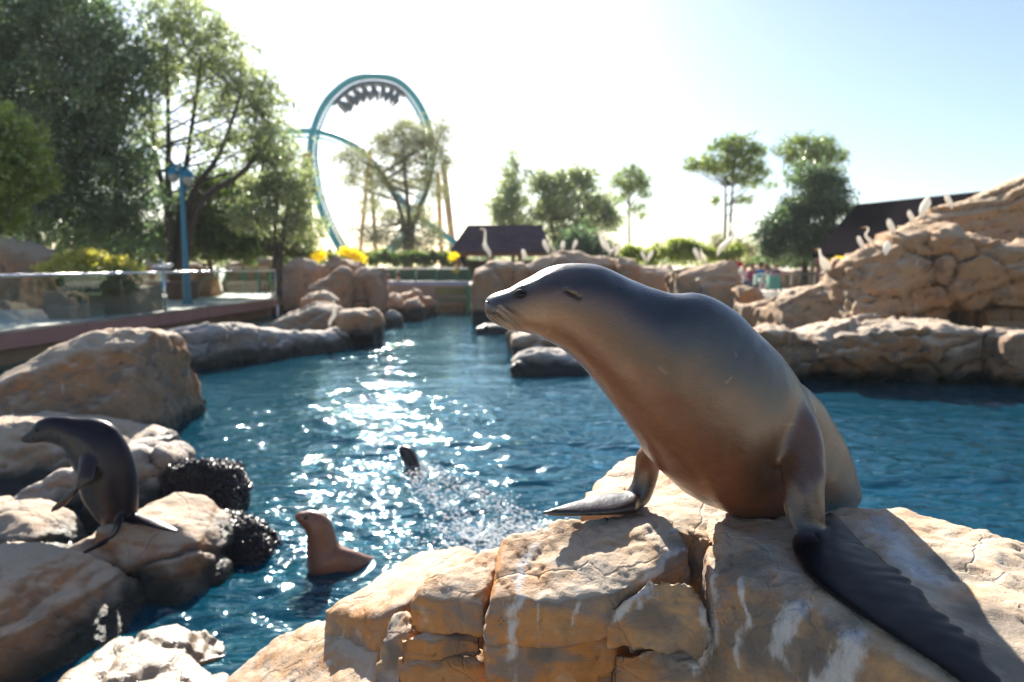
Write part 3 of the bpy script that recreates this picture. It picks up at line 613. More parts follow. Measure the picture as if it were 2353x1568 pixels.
rock('standing_rock', 'square topped rock pillar at the right end of the left bank group', slab([(808, 620, 22.2), (850, 614, 22.2), (882, 617, 22.2)], 1.3, .7)+slab([(850, 622, 22.1), (878, 622, 22.1)], 1.3, -.4), .08, M['rock_far'], 'standing rocks on the left bank', seed=10, big=(.08, .6), block=(.08, .9, (1, 1, .5)), groove=.04, fine=(.04, 4))
rock('rock_pile', 'pile of rounded dark rocks at the foot of the far wall', slab([(880, 692, 24), (900, 672, 24), (925, 680, 24)], 1.2)+slab([(922, 676, 24.6), (950, 668, 24.6), (972, 684, 24.6)], 1.2)+slab([(930, 690, 23.6), (955, 682, 23.6), (975, 705, 23.6)], 1)+slab([(968, 682, 25), (990, 684, 25), (998, 704, 25)], 1), .08, M['rock_far'], seed=11, big=(.08, .8), block=(.08, 1, (1, 1, 1)), fine=(.04, 4))
rock('small_rock', 'low rock with a pale top alone in the inlet', slab([(884, 722, 21), (900, 712, 21), (922, 726, 21)], .7), .05, M['rock_grey'], seed=12, big=(.04, 1), block=(.03, 2, (1, 1, 1)))
# centre and right bank
rock('small_rock', 'small rock with a white top below the muzzle of the big sea lion', slab([(1090, 752, 18.6), (1110, 742, 18.6), (1148, 744, 18.7), (1165, 756, 18.7)], .9), .05, M['rock_grey'], seed=13, big=(.04, 1), block=(.04, 2, (1, 1, 1)))
rock('shaded_rock', 'dark brown rock under the chin of the big sea lion', slab([(1172, 768, 14), (1215, 756, 14), (1290, 772, 14), (1380, 782, 14.2), (1480, 790, 14.2)], 1.6, -.4, under=.3), .06, M['rock_side'], seed=14, **RS)
rock('wet_rock', 'round blue grey wet rock in the water left of the big animal\'s throat', slab([(1172, 835, 11.4), (1195, 810, 11.6), (1245, 798, 11.7), (1310, 804, 11.7), (1352, 830, 11.6)], 1.0, -.4), .045, M['rock_grey'], seed=15, **RS)
W = dict(big=(.10, .5), block=(.16, .75, (1, 1, .55)), groove=.06, fine=(.022, 4), smooth=4)
rock('rock_wall', 'left end of the weathered rock wall with the tall egret on top', slab([(1080, 640, 22), (1088, 612, 22), (1112, 603, 22), (1160, 600, 22), (1205, 606, 22.2)], 2.2, -.5), .08, M['rock_far'], 'rock wall across the pool', seed=16, **W)
rock('rock_wall', 'highest hump of the rock wall where four hunched egrets stand', slab([(1205, 606, 22.4), (1245, 590, 22.5), (1282, 578, 22.5), (1330, 581, 22.5), (1352, 592, 22.5), (1420, 592, 22.5)], 2.2, -.5), .08, M['rock_far'], 'rock wall across the pool', seed=17, **W)
rock('rock_wall', 'middle stretch of the rock wall behind the neck of the big animal', slab([(1420, 593, 22.3), (1468, 604, 22.2), (1500, 609, 22.2), (1545, 613, 22.2)], 2.2, -.5), .08, M['rock_far'], 'rock wall across the pool', seed=18, **W)
rock('rock_wall', 'tawny square end of the rock wall below the bent necked egret', slab([(1548, 622, 19.8), (1590, 612, 19.8), (1640, 605, 19.6), (1686, 596, 19.5), (1690, 610, 19.5)], 2.2, -.5)+slab([(1600, 640, 19.3), (1690, 636, 19.2), (1712, 660, 19.2)], 1.5, -.5), .075, M['rock_cliff'], 'rock wall across the pool', seed=19, **W)
rock('stepped_rocks', 'tumbled rocks stepping down below the seated people', slab([(1690, 655, 18), (1722, 648, 18), (1762, 668, 17.6)], 1.4)+slab([(1735, 690, 16.5), (1775, 686, 16.4), (1800, 700, 16.2)], 1.4)+slab([(1700, 690, 17), (1745, 700, 16.5)], 1.2), .065, M['rock_cliff'], seed=20, **RS)
C = dict(big=(.07, .5), block=(.16, .55, (1, 1, 1.5)), groove=.045, fine=(.024, 6), strata=(.12, 3.0), smooth=2, facet=2.4)
cliff = rock('cliff', 'layered tawny rock cliff with ledges and a dark hollow on the right bank',
    slab([(2120, 505, 14.6), (2160, 484, 14.6), (2210, 462, 14.4), (2262, 445, 14.2), (2312, 428, 14), (2353, 410, 13.8), (2470, 372, 13.4), (2700, 340, 13)], 2.2, .2)
    + slab([(1930, 632, 13.2), (1952, 600, 13.2), (1990, 578, 13.2), (2036, 556, 13.1), (2080, 536, 13), (2122, 516, 13), (2152, 520, 13)], 2, .1)
    + slab([(2140, 530, 12.7), (2240, 540, 12.5), (2353, 560, 12.2), (2600, 560, 11.8)], 2.2, 1.15)
    + slab([(1786, 694, 14.4), (1806, 668, 14.4), (1850, 655, 14.2), (1920, 655, 13.9), (1990, 640, 13.6), (2060, 632, 13.4)], 1.5, .1)
    + slab([(2240, 700, 12.6), (2353, 690, 12.2), (2600, 690, 12)], 2, -.3) + slab([(1760, 705, 15), (1840, 690, 15), (1900, 700, 15)], 1.5, -.4),
    .055, M['rock_cliff'], seed=21, dip=-.35, **C)
rock('rock_shelf', 'broad flat topped rock shelf overhanging dark water on the right', slab([(1735, 770, 11.2), (1765, 750, 11.2), (1815, 755, 11.1), (1850, 752, 11)], 1.2, -.3, under=.3, lean=.05)+slab([(1845, 758, 10.7), (1900, 748, 10.7), (1990, 740, 10.6), (2080, 735, 10.6), (2150, 737, 10.6), (2215, 750, 10.7), (2238, 770, 10.8)], 1.9, .0, under=.45, lean=.04)+slab([(1880, 800, 11.3), (2150, 800, 11.3)], 1.2, -.5), .042, M['rock_side'], seed=22, big=(.05, 1.0), block=(.13, .95, (1, 1, 1.9)), groove=.05, fine=(.020, 7), strata=(.05, 4.0), smooth=3, facet=2.0)
rock('rock_shelf', 'rough dark rock shelf cut off by the right edge', slab([(2262, 760, 10.2), (2300, 750, 10.1), (2353, 754, 10), (2560, 748, 9.8)], 1.6, .0, under=.3, lean=.05), .042, M['rock_side'], seed=23, big=(.05, 1.0), block=(.09, 1.3, (1, 1, 1.4)), groove=.06, fine=(.03, 6))
# near left rocks
N = dict(big=(.03, 1.4), block=(.055, 1.5, (1, 1, 1.5)), groove=.018, fine=(.008, 9), strata=(.010, 9), smooth=4, grain=.003)
rock('boulder', 'pale split boulder behind the dark sea lion on the left', slab([(-70, 1190, 4.2), (40, 1128, 4.3), (110, 1092, 4.4), (190, 1070, 4.5), (240, 1052, 4.6)], 1.5, -.5, lean=.4)+slab([(200, 1080, 4.5), (290, 1046, 4.6), (345, 1040, 4.7), (382, 1062, 4.75)], 1.1, -.5, lean=.3), .022, M['rock_grey'], seed=30, **N)
rock('boulder', 'big cream boulder in front of the dark sea lion\'s rear flippers', slab([(72, 1345, 3.2), (130, 1275, 3.3), (215, 1228, 3.4), (300, 1208, 3.5), (372, 1214, 3.52), (440, 1256, 3.5), (488, 1320, 3.5)], 1.25, -.45, lean=.3), .02, M['rock_side'], seed=31, **N)
rock('boulder', 'rusty brown rock slope at the lower left edge', slab([(-120, 1190, 3.9), (0, 1180, 4.0), (60, 1215, 3.9), (110, 1290, 3.75)], .9, -.5)+slab([(-160, 1310, 2.6), (20, 1330, 2.7), (110, 1370, 2.8), (190, 1450, 2.85), (255, 1530, 2.85)], 1.1, -.5), .02, M['rock_side'], seed=32, **N)
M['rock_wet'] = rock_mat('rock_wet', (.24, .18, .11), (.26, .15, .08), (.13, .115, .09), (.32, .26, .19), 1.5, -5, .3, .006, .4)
for nd in M['rock_wet'].node_tree.nodes:
    if nd.type == 'BSDF_PRINCIPLED':
        for l in list(nd.inputs['Roughness'].links): M['rock_wet'].node_tree.links.remove(l)
        nd.inputs['Roughness'].default_value = .42; nd.inputs['Specular IOR Level'].default_value = .5; nd.inputs['Coat Weight'].default_value = .15; nd.inputs['Coat Roughness'].default_value = .15
rock('flat_rock', 'flat wet glistening rock at the bottom edge left of the pale slab', [blk([(60, 1700, .20), (150, 1540, .20), (250, 1468, .18), (330, 1450, .17), (430, 1490, .16), (500, 1530, .15), (470, 1620, .18), (200, 1750, .2)], .6, .08), blk([(150, 1650, .16), (210, 1545, .17), (330, 1452, .16), (400, 1430, .15), (450, 1450, .12), (430, 1500, .13), (330, 1600, .15), (200, 1700, .15)], .6, .08), blk([(415, 1470, .08), (460, 1436, .09), (525, 1462, .05), (530, 1500, .04), (450, 1520, .07), (415, 1510, .08)], .5, .05)], .016, M['rock_wet'], seed=33, big=(.02, 2), block=(.02, 3, (1, 1, 1)), groove=.02, fine=(.012, 10))
rock('flat_rock', 'wet rock slab just breaking the surface along the bottom edge', [blk([(330, 1660, .20), (430, 1575, .20), (500, 1535, .19), (545, 1540, .17), (560, 1640, .2), (400, 1740, .2)], .5, .05)], .016, M['rock_wet'], seed=34, big=(.02, 2), block=(.02, 3, (1, 1, 1)), fine=(.012, 10))
# mussel covered rocks
M['mussel'] = simple('mussel_shell', (.022, .02, .026), .28, var=.5, sc=30)
def mussels(lab, prof, th, seed, count):
    t = thing('mussel_rock', lab, 'rock', (0, 0, 0), 'rocks coated with black mussels')
    me = rock_mesh('rock_core', slab(prof, th, -.45, lean=.25), .022, M['rock_wet'], seed=seed, big=(.04, 2), block=(.03, 3, (1, 1, 1)), groove=.02, fine=(.02, 9))
    me.materials[0] = M['mussel_base']; link('rock_core', me, t)
    co = getco(me); no = getno(me); ok = np.where((co[:, 2] > -.05) & (no[:, 2] > -.5))[0]; r = np.random.default_rng(seed)
    idx = r.choice(ok, count); V = []; F = []
    shp = np.array([(0, 0, 1.0), (.32, 0, .25), (0, .22, .2), (-.32, 0, .25), (0, -.22, .2), (0, 0, -.5)])
    tri = np.array([(0, 1, 2), (0, 2, 3), (0, 3, 4), (0, 4, 1), (5, 2, 1), (5, 3, 2), (5, 4, 3), (5, 1, 4)])
    for n_, i in enumerate(idx):
        d = no[i]+r.normal(0, .55, 3); d /= np.linalg.norm(d); a = np.cross(d, r.normal(0, 1, 3)); a /= np.linalg.norm(a); b = np.cross(d, a)
        V.append(co[i]+(shp@np.stack([a, b, d]))*r.uniform(.022, .045)); F.append(tri+6*n_)
    o = link('mussels', np_mesh('mussels', np.vstack(V), np.vstack(F), M['mussel'], True), t); o['kind'] = 'stuff'
M['mussel_base'] = simple('mussel_bed', (.03, .028, .024), .6, sc=20, bump=.01)
mussels('blocky rock coated in black mussels behind the cream boulder', [(368, 1110, 4.75), (392, 1080, 4.8), (455, 1064, 4.9), (520, 1080, 4.9), (540, 1120, 4.85)], .7, 41, 2600)
mussels('low round rock coated in black mussels in front of the blocky one', [(425, 1225, 4.1), (470, 1200, 4.15), (540, 1205, 4.15), (590, 1235, 4.1), (612, 1280, 4.05)], .6, 42, 2400)
# rocks beyond the walkway
rock('planting_rock', 'brown rock bank under the dark trees at the far left', slab([(-120, 560, 19), (20, 556, 19), (70, 575, 19.2), (125, 606, 19.4), (160, 625, 19.6)], 1.8, .3), .09, M['rock_far'], 'rocks edging the planting', seed=50, **W)
rock('planting_rock', 'low brown rocks in shade between the yellow shrub and lamp post', slab([(290, 604, 31), (340, 596, 31), (400, 604, 31), (455, 600, 31), (480, 612, 31)], 1.8, .3), .11, M['rock_far'], 'rocks edging the planting', seed=51, **W)
rock('planting_rock', 'brown rocks right of the lamp post beyond the walkway', slab([(520, 606, 32), (560, 590, 32), (600, 588, 32), (650, 598, 32)], 1.8, .3), .11, M['rock_far'], 'rocks edging the planting', seed=52, **W)
rock('planting_rock', 'sunlit low rock wall behind the seated people', slab([(1688, 622, 38), (1725, 614, 38), (1770, 612, 38), (1810, 622, 38), (1880, 618, 38), (1960, 620, 38)], 1.8, .3), .12, M['rock_cliff'], 'rocks edging the planting', seed=53, **W)

# ================================================================== WALKWAY, GLASS RAILING
M['steel'] = simple('brushed_steel', (.62, .62, .63), .28, 1.0, .06, 20)
M['fascia'] = simple('red_fascia', (.40, .18, .145), .5, 0, .18, 3, .002)
M['deckc'] = simple('deck_concrete', (.60, .56, .50), .8, 0, .2, 2, .003)
M['wallb'] = simple('wall_panels', (.36, .22, .12), .75, 0, .3, 1.4, .006)
M['teal'] = simple('teal_paint', (.015, .20, .30), .4, 0, .12, 6)
M['green'] = simple('green_paint', (.03, .17, .08), .45, 0, .15, 6)
M['redp'] = simple('red_brown_paint', (.20, .045, .035), .5, 0, .15, 5)
gt = NT('railing_glass'); gt.t.nodes.remove(gt.b)
g1 = gt.n('BsdfTransparent'); g1.inputs[0].default_value = (.91, .97, .95, 1); g2 = gt.n('BsdfGlossy'); g2.inputs['Roughness'].default_value = .02; g2.inputs[0].default_value = (.9, 1, .97, 1)
g3 = gt.n('MixShader'); fr = gt.n('Fresnel'); fr.inputs[0].default_value = 1.45; bf = gt.n('NewGeometry').outputs['Backfacing']; gt.link(gt.math('MULTIPLY', gt.math('ADD', fr.outputs[0], .06), gt.math('SUBTRACT', 1.0, bf)), g3.inputs[0]); gt.link(g1.outputs[0], g3.inputs[1]); gt.link(g2.outputs[0], g3.inputs[2]); gt.link(g3.outputs[0], gt.out.inputs[0]); M['glass'] = gt.m
DE = [(-10.0, 4.0), (-9.62, 10.2), (-9.52, 12.7), (-9.25, 17.0), (-8.92, 26.0)]
def dpt(s):
    for a, b in zip(DE[:-1], DE[1:]):
        L = math.dist(a, b)
        if s <= L or b == DE[-1]: t = min(s/L, 1.0); return Vector((a[0]+(b[0]-a[0])*t, a[1]+(b[1]-a[1])*t, 0))
        s -= L
DL = sum(math.dist(a, b) for a, b in zip(DE[:-1], DE[1:]))
mb = MB(); mb.add([(x, y, .655) for x, y in DE]+[(-30, y, .655) for x, y in DE], [(i, i+1, i+6, i+5) for i in range(4)]); mb.add([(DE[-1][0], 26, .655), (-30, 26, .655), (-30, 34, .655), (-9.9, 34, .655)], [(0, 3, 2, 1)])
mb.obj('pavement', M['deckc'], kind='structure')
wk = thing('walkway_edge', 'red brown fascia and steel edge of the raised walkway on the left', 'walkway', (-9.5, 14, .6))
rail = thing('glass_railing', 'frameless glass railing with a bright steel handrail along the walkway', 'railing', (-9.5, 14, .66))
s = 0.0
while s < DL-.2:
    e = min(s+2.75, DL); a, b = dpt(s+.01), dpt(e-.01); MB().beam(a+Vector((-.04, 0, .47)), b+Vector((-.04, 0, .47)), .10, .30).obj('fascia_panel', M['fascia'], wk)
    MB().beam(a+Vector((-.06, 0, .645)), b+Vector((-.06, 0, .645)), .16, .05).obj('edge_trim', M['steel'], wk)
    MB().beam(a+Vector((-.30, 0, -.1)), b+Vector((-.30, 0, -.1)), .12, .84).obj('wall_panel', M['wallb'], wk)
    s = e
s = 0.0
while s < DL-.2:
    e = min(s+1.38, DL); a, b = dpt(s+.012), dpt(e-.012); MB().beam(a+Vector((-.06, 0, 1.18)), b+Vector((-.06, 0, 1.18)), .018, .98).obj('glass_panel', M['glass'], rail)
    s = e
MB().tube([dpt(x)+Vector((-.06, 0, 1.70)) for x in np.linspace(0, DL, 14)], .035, 10).obj('handrail', M['steel'], rail, True)
MB().tube([dpt(DL)+Vector((-.06, 0, .67)), dpt(DL)+Vector((-.06, 0, 1.7))], .03, 8).obj('post', M['steel'], rail, True)
for i, (px, y0, y1) in enumerate(((652, 622, 738), (636, 700, 735))):
    p = P(px, y0, 25.6 if i == 0 else 25.8); q = P(px, y1, 25.6); MB().tube([p, Vector((p.x, p.y, min(q.z, .1)-.4))], .055, 8).obj('support_post', M['steel'], wk, True)
# slanted reader sign
sg = thing('reader_sign', 'slanted steel reader sign standing against the glass railing', 'sign', dpt(8.9)+Vector((.1, 0, .3)))
b0 = P(378, 712, 12.6); MB().tube([P(380, 716, 13.3), P(376, 622, 13.3)], .02, 8).obj('post', M['steel'], sg, True)
c0 = P(372, 613, 13.3); MB().box(c0, (.36, .22, .03), rot=Matrix.Rotation(.35, 3, 'X')).obj('sign_panel', M['steel'], sg); MB().tube([P(352, 622, 13.3), P(362, 609, 13.3), P(392, 606, 13.3)], .015, 6).obj('bracket', M['steel'], sg, True)

# lamp posts
M['lampg'] = simple('milky_lamp_glass', (.36, .36, .32), .25, 0, .04, 5)
def lamp_head(c, r, par):
    v, f = loft([(Vector(c)+Vector((0, 0, z)), Vector((rr, 0, 0)), Vector((0, rr, 0))) for z, rr in ((.34*r/.2, .01), (.30*r/.2, .03), (.22*r/.2, .06), (.12*r/.2, r*.75), (.02, r), (-.02, r*1.02), (-.05, r*.9))], 16, 3)
    link('lamp_shade', new_mesh('lamp_shade', v, f, M['teal']), par)
    v, f = loft([(Vector(c)+Vector((0, 0, z)), Vector((rr, 0, 0)), Vector((0, rr, 0))) for z, rr in ((-.04, r*.8), (-.12, r*.82), (-.22, r*.66), (-.28, r*.3), (-.29, .01))], 16, 3)
    link('lamp_glass', new_mesh('lamp_glass', v, f, M['lampg']), par)
lp = thing('lamp_post', 'tall teal lamp post with two heads standing on the walkway', 'lamp post', P(431, 697, 22))
bx = P(431, 697, 22).x; Yl = 22; zt = P(425, 378, 22).z
v, f = loft([(Vector((bx, Yl, z)), Vector((r, 0, 0)), Vector((0, r, 0))) for z, r in ((.64, .17), (.72, .17), (.78, .13), (1.0, .125), (1.75, .115), (1.80, .085), (3.6, .07), (zt-.1, .055), (zt, .02))], 14, 3)
link('pole', new_mesh('pole', v, f, M['teal']), lp)
for dx, pz in ((-.24, 398), (.20, 404)):
    c = Vector((bx+dx, Yl, P(425, pz, Yl).z)); MB().tube([Vector((bx, Yl, c.z-.55)), Vector((bx+dx*.6, Yl, c.z-.45)), c+Vector((0, 0, -.3))], .022, 6).obj('bracket', M['teal'], lp, True); lamp_head(c, .19, lp)
lp2 = thing('lamp_post', 'second teal lamp post with a milky globe, half hidden behind the first', 'lamp post', P(370, 640, 30))
b2 = P(385, 640, 30); MB().tube([Vector((b2.x-.28, 30, .6)), Vector((b2.x-.25, 30, 2.6)), P(386, 500, 30)], .07, 8).obj('pole', M['teal'], lp2, True); lamp_head(P(386, 458, 30), .36, lp2)
# planters and seats on the walkway
M['pot'] = simple('dark_pot', (.10, .05, .04), .6, 0, .3, 8); M['plast'] = simple('cream_render', (.22, .185, .145), .85, 0, .15, 3, .004)
def box_thing(name, label, cat, px0, px1, py0, py1, Y, dep, mat, group=None, rnd=None):
    a = P(px0, py0, Y); b = P(px1, py1, Y); me = MB().box(((a.x+b.x)/2, Y+dep/2, (a.z+b.z)/2), (b.x-a.x, dep, a.z-b.z)).mesh(name, mat)
    o = link(name, evalmods(me, [('BEVEL', dict(width=rnd or .03, segments=3))])); o.data.name = name; return tag(o, label, cat, group)
box_thing('planter_wall', 'cream rendered planter wall holding the yellow shrub', 'planter', 92, 306, 662, 734, 17.4, 1.6, M['plast'], rnd=.08)
box_thing('bench', 'solid stone bench behind the glass near the left edge', 'bench', 104, 190, 702, 738, 15.7, .9, M['plast'], rnd=.07)
v, f = loft([(P(420, 668, 25)+Vector((0, 0, z)), Vector((r, 0, 0)), Vector((0, r, 0))) for z, r in ((-.42, .40), (-.38, .45), (0, .58), (.2, .62), (.25, .66), (.33, .66), (.34, .5))], 24, 3)
tag(link('planter', new_mesh('planter', v, f, M['pot'])), 'round dark pot left of the lamp post pole behind the glass', 'planter')
rock('boulder', 'tan boulder on the walkway just right of the lamp post', slab([(440, 640, 27), (465, 612, 27), (492, 640, 27)], 1.2, .5), .06, M['rock_far'], seed=60, **RS)
def fence(name, label, pxs, yt, yb, Y, mp, mr, mid=True, panel=None):
    t = thing(name, label, 'fence', P(pxs[0], yb, Y))
    for x in pxs: a = P(x, yt, Y); b = P(x, yb, Y); MB().box(((a.x+b.x)/2, Y, (a.z+b.z)/2), (.11, .11, abs(a.z-b.z))).obj('post', mp, t)
    for x0, x1 in zip(pxs[:-1], pxs[1:]):
        MB().beam(P(x0, yt, Y)+Vector((.06, -.09, 0)), P(x1, yt, Y)+Vector((-.06, -.09, 0)), .05, .07).obj('top_rail', mr, t)
        if mid: MB().beam(P(x0, yb-4, Y)+Vector((.06, 0, 0)), P(x1, yb-4, Y)+Vector((-.06, 0, 0)), .04, .05).obj('bottom_rail', mp, t)
        if panel:
            a, b = P(x0, yt+2, Y), P(x1, yb-3, Y); MB().box(((a.x+b.x)/2, Y+.03, (a.z+b.z)/2), (abs(b.x-a.x)-.12, .01, abs(a.z-b.z))).obj('mesh_panel', panel, t)
M['mesh'] = simple('dark_green_mesh', (.02, .075, .04), .6)
fence('fence', 'green post fence with a silver rail at the end of the walkway', [500, 523, 560, 592, 622], 615, 680, 31, M['green'], M['steel'])
fence('fence', 'green mesh fence with a silver rail on the far terrace', [870, 909, 954, 1002, 1050, 1078], 617, 647, 33, M['green'], M['steel'], panel=M['mesh'])
# far terrace and its pool wall
M['tw'] = simple('terrace_wall', (.26, .21, .17), .8, 0, .45, .8, .01); M['blue'] = simple('blue_trim', (.20, .27, .42), .5)
x0 = P(870, 660, 27.7).x; x1 = P(1082, 660, 27.7).x
ter = MB().box(((x0+x1)/2, 40, .30), (x1-x0+1.2, 24.6, 1.66)); ter.obj('terrace', M['tw'], kind='structure')
tp = thing('pool_rail', 'blue rail with a green post on the far pool wall', 'railing', P(900, 650, 27.6))
MB().beam(P(875, 651, 27.6), P(1078, 651, 27.6), .08, .13).obj('rail', M['blue'], tp)
MB().box(P(1077, 686, 27.5), (.20, .2, 1.05)).obj('post', M['green'], tp)
lg = thing('wall_ledge', 'grey topped green ledge on the far pool wall', 'ledge', P(1020, 690, 27.5))
MB().beam(P(1006, 682, 27.3), P(1072, 682, 27.3), .4, .10).obj('ledge_top', M['plast'], lg); MB().beam(P(1006, 687, 27.4), P(1072, 687, 27.4), .3, .12).obj('ledge_front', M['green'], lg)
M['moss'] = simple('mossy_panel', (.16, .17, .06), .8, 0, .5, 2, .01)
a = P(1000, 660, 27.66); b = P(1072, 678, 27.66); tag(MB().box(((a.x+b.x)/2, 27.66, (a.z+b.z)/2), (b.x-a.x, .06, a.z-b.z)).obj('wall_panel', M['moss']), 'mossy yellow green panel on the far pool wall above the ledge', 'panel')
bn = thing('litter_bin', 'brown litter bin with a white lid behind the far terrace fence', 'bin', P(1013, 646, 34)); a = P(1013, 636, 34)
MB().box(a, (.42, .4, .46)).obj('bin_body', M['redp'], bn); MB().box(a+Vector((0, 0, .27)), (.46, .44, .07)).obj('lid', simple('white_lid', (.75, .75, .74), .4), bn)
tag(MB().box(P(1038, 640, 34.5), (.5, .4, .42)).obj('planter', M['green']), 'green planter box beside the brown litter bin', 'planter')

# ================================================================== KIOSK AND PAVILION
def shingle_mat(name, base):
    t = NT(name); p = t.pos(); n = t.noise(p, 1.5, 5); c = t.mix(t.ramp(n, .35, .7), base, tuple(x*.6 for x in base)); c = t.mix(t.ramp(t.noise(p, 14, 5), .4, .7, 0, .5), c, tuple(x*1.8 for x in base))
    z = t.n('SeparateXYZ'); t.link(p, z.inputs[0]); wv = t.math('FRACT', t.math('MULTIPLY', z.outputs[2], 9.0)); t.set(Base_Color=c, Roughness=.9); t.b.inputs['Specular IOR Level'].default_value = 0; t.bump(wv, .5, .02); return t.m
M['roof1'] = shingle_mat('dark_plum_shingle', (.085, .058, .070)); M['roof2'] = shingle_mat('charcoal_shingle', (.010, .008, .011))
def roof_obj(par, e, rdg, th, mat, name='roof'):
    """e: four eave corners (front-left, front-right, back-right, back-left), rdg: two ridge ends"""
    v = [*e, *rdg]; v = [Vector(x) for x in v]+[Vector(x)-Vector((0, 0, th)) for x in v]
    f = [(0, 1, 5, 4), (1, 2, 5), (2, 3, 4, 5), (3, 0, 4), (6, 10, 11, 7), (7, 11, 8), (8, 11, 10, 9), (9, 10, 6), (0, 6, 7, 1), (1, 7, 8, 2), (2, 8, 9, 3), (3, 9, 6, 0)]
    return link(name, new_mesh(name, v, f, mat, False), par)
ks = thing('kiosk', 'open kiosk with a dark plum shingle roof and red brown posts', 'kiosk', P(1150, 646, 34))
e = [P(1034, 576, 34), P(1268, 576, 34), P(1268, 576, 34)+Vector((0, 5, 0)), P(1034, 576, 34)+Vector((0, 5, 0))]; rz = P(1050, 517, 34).z
roof_obj(ks, e, [Vector((e[0].x+.75, 36.2, rz+.12)), Vector((e[1].x-.4, 36.2, rz+.12))], .12, M['roof1'])
for px in (1053, 1125, 1196, 1260):
    for dy in (.6, 4.4):
        a = P(px, 580, 34); MB().box((a.x, 34+dy, 1.85), (.17, .17, 1.45)).obj('post', M['redp'], ks)
MB().beam(P(1045, 583, 34)+Vector((0, .5, 0)), P(1264, 583, 34)+Vector((0, .5, 0)), .12, .24).obj('beam', M['redp'], ks)
a, b = P(1060, 598, 38), P(1262, 646, 38); MB().box(((a.x+b.x)/2, 38.1, 1.6), (b.x-a.x, .1, 1.1)).obj('wall', simple('kiosk_back', (.12, .10, .05), .8), ks)
pv = thing('pavilion', 'large pavilion with a wide charcoal hipped roof behind the right cliff', 'building', P(2000, 600, 27))
zA = P(1868, 584, 28).z; zB = P(1968, 470, 31).z; A = P(1868, 584, 28); B = P(1968, 470, 31); Cc = P(2330, 425, (zB-EYE)/(609-428)*FPX)
roof_obj(pv, [A, Vector((14.5, 17.5, zA)), Vector((21.0, 27, zA)), Vector((19.0, 37, zA))], [Vector((B.x, 31, zB)), Vector((Cc.x+1.2, Cc.y, zB))], .14, M['roof2'])
MB().beam(A+Vector((.3, .3, -.22)), Vector((14.2, 18.0, zA-.22)), .12, .3).obj('fascia_beam', M['redp'], pv)
for k in range(5):
    q = A.lerp(Vector((14.2, 18.4, zA)), .06+k*.2); MB().box((q.x+.25, q.y+.4, (.6+zA)/2-.1), (.2, .2, zA-.7)).obj('post', M['redp'], pv)
MB().beam(A+Vector((1.4, 2.6, -1.2)), Vector((15.6, 21.0, zA-1.2)), .12, 1.9).obj('wall', simple('pavilion_wall', (.07, .05, .04), .8), pv)
# ================================================================== TREES AND PLANTS
def leaf_mat(name, col, col2, trans=.45, gloss=.08):
    t = NT(name); t.t.nodes.remove(t.b); p = t.pos(); a = t.n('Attribute', attribute_name='col')
    c = t.mix(t.ramp(t.noise(p, .9, 3), .35, .65), col, col2); c = t.mix(a.outputs['Fac'], c, tuple(min(1, x*1.9+.01) for x in col2))
    d = t.n('BsdfDiffuse'); tr = t.n('BsdfTranslucent'); g = t.n('BsdfGlossy'); g.inputs['Roughness'].default_value = .35
    t.link(c, d.inputs[0]); hs = t.n('HueSaturation'); hs.inputs['Saturation'].default_value = 1.15; hs.inputs['Value'].default_value = 1.9; t.link(c, hs.inputs['Color']); t.link(hs.outputs[0], tr.inputs[0])
    m = t.n('MixShader'); m.inputs[0].default_value = trans; t.link(d.outputs[0], m.inputs[1]); t.link(tr.outputs[0], m.inputs[2])
    m2 = t.n('MixShader'); m2.inputs[0].default_value = gloss; t.link(m.outputs[0], m2.inputs[1]); t.link(g.outputs[0], m2.inputs[2]); t.link(m2.outputs[0], t.out.inputs[0]); return t.m
M['lf_dark'] = leaf_mat('dark_evergreen_leaf', (.040, .080, .045), (.10, .145, .065), .5)
M['lf_olive'] = leaf_mat('olive_leaf', (.10, .145, .060), (.22, .25, .12), .6, .14)
M['lf_bright'] = leaf_mat('bright_leaf', (.11, .15, .03), (.20, .24, .05), .5)
M['lf_brown'] = leaf_mat('brownish_leaf', (.085, .10, .045), (.17, .175, .08), .55)
M['lf_pine'] = leaf_mat('pine_needle', (.07, .11, .03), (.15, .19, .05), .5)
M['lf_gold'] = leaf_mat('golden_leaf', (.20, .21, .04), (.46, .42, .12), .5)
M['lf_shrub'] = leaf_mat('shrub_leaf', (.05, .09, .025), (.10, .14, .04), .45)
M['bark'] = simple('grey_brown_bark', (.13, .10, .075), .85, 0, .4, 5, .02); M['bark_d'] = simple('dark_bark', (.06, .045, .035), .85, 0, .4, 5, .02)
def leaves(centers, rad, n_per, size, seed, droop=.3, asp=.5, sq=.8):
    r = np.random.default_rng(seed); k = len(centers); c = np.repeat(centers, n_per, 0); rr = np.repeat(rad, n_per) if hasattr(rad, '__len__') else rad
    off = r.normal(0, .48, (k*n_per, 3))*np.array([1, 1, sq]); c = c+off*(rr[:, None] if hasattr(rr, '__len__') else rr)
    n = len(c); d = r.normal(0, 1, (n, 3)); d[:, 2] -= droop; d /= np.linalg.norm(d, axis=1)[:, None]; u = np.cross(d, r.normal(0, 1, (n, 3))); u /= np.linalg.norm(u, axis=1)[:, None]
    s = size*r.uniform(.6, 1.35, n)[:, None]; nn = np.cross(d, u)*s*.12
    v = np.stack([c-d*s*.5, c+u*s*asp*.5+nn, c+d*s*.5, c-u*s*asp*.5+nn], 1).reshape(-1, 3)
    return v, np.arange(n*4).reshape(-1, 4), r
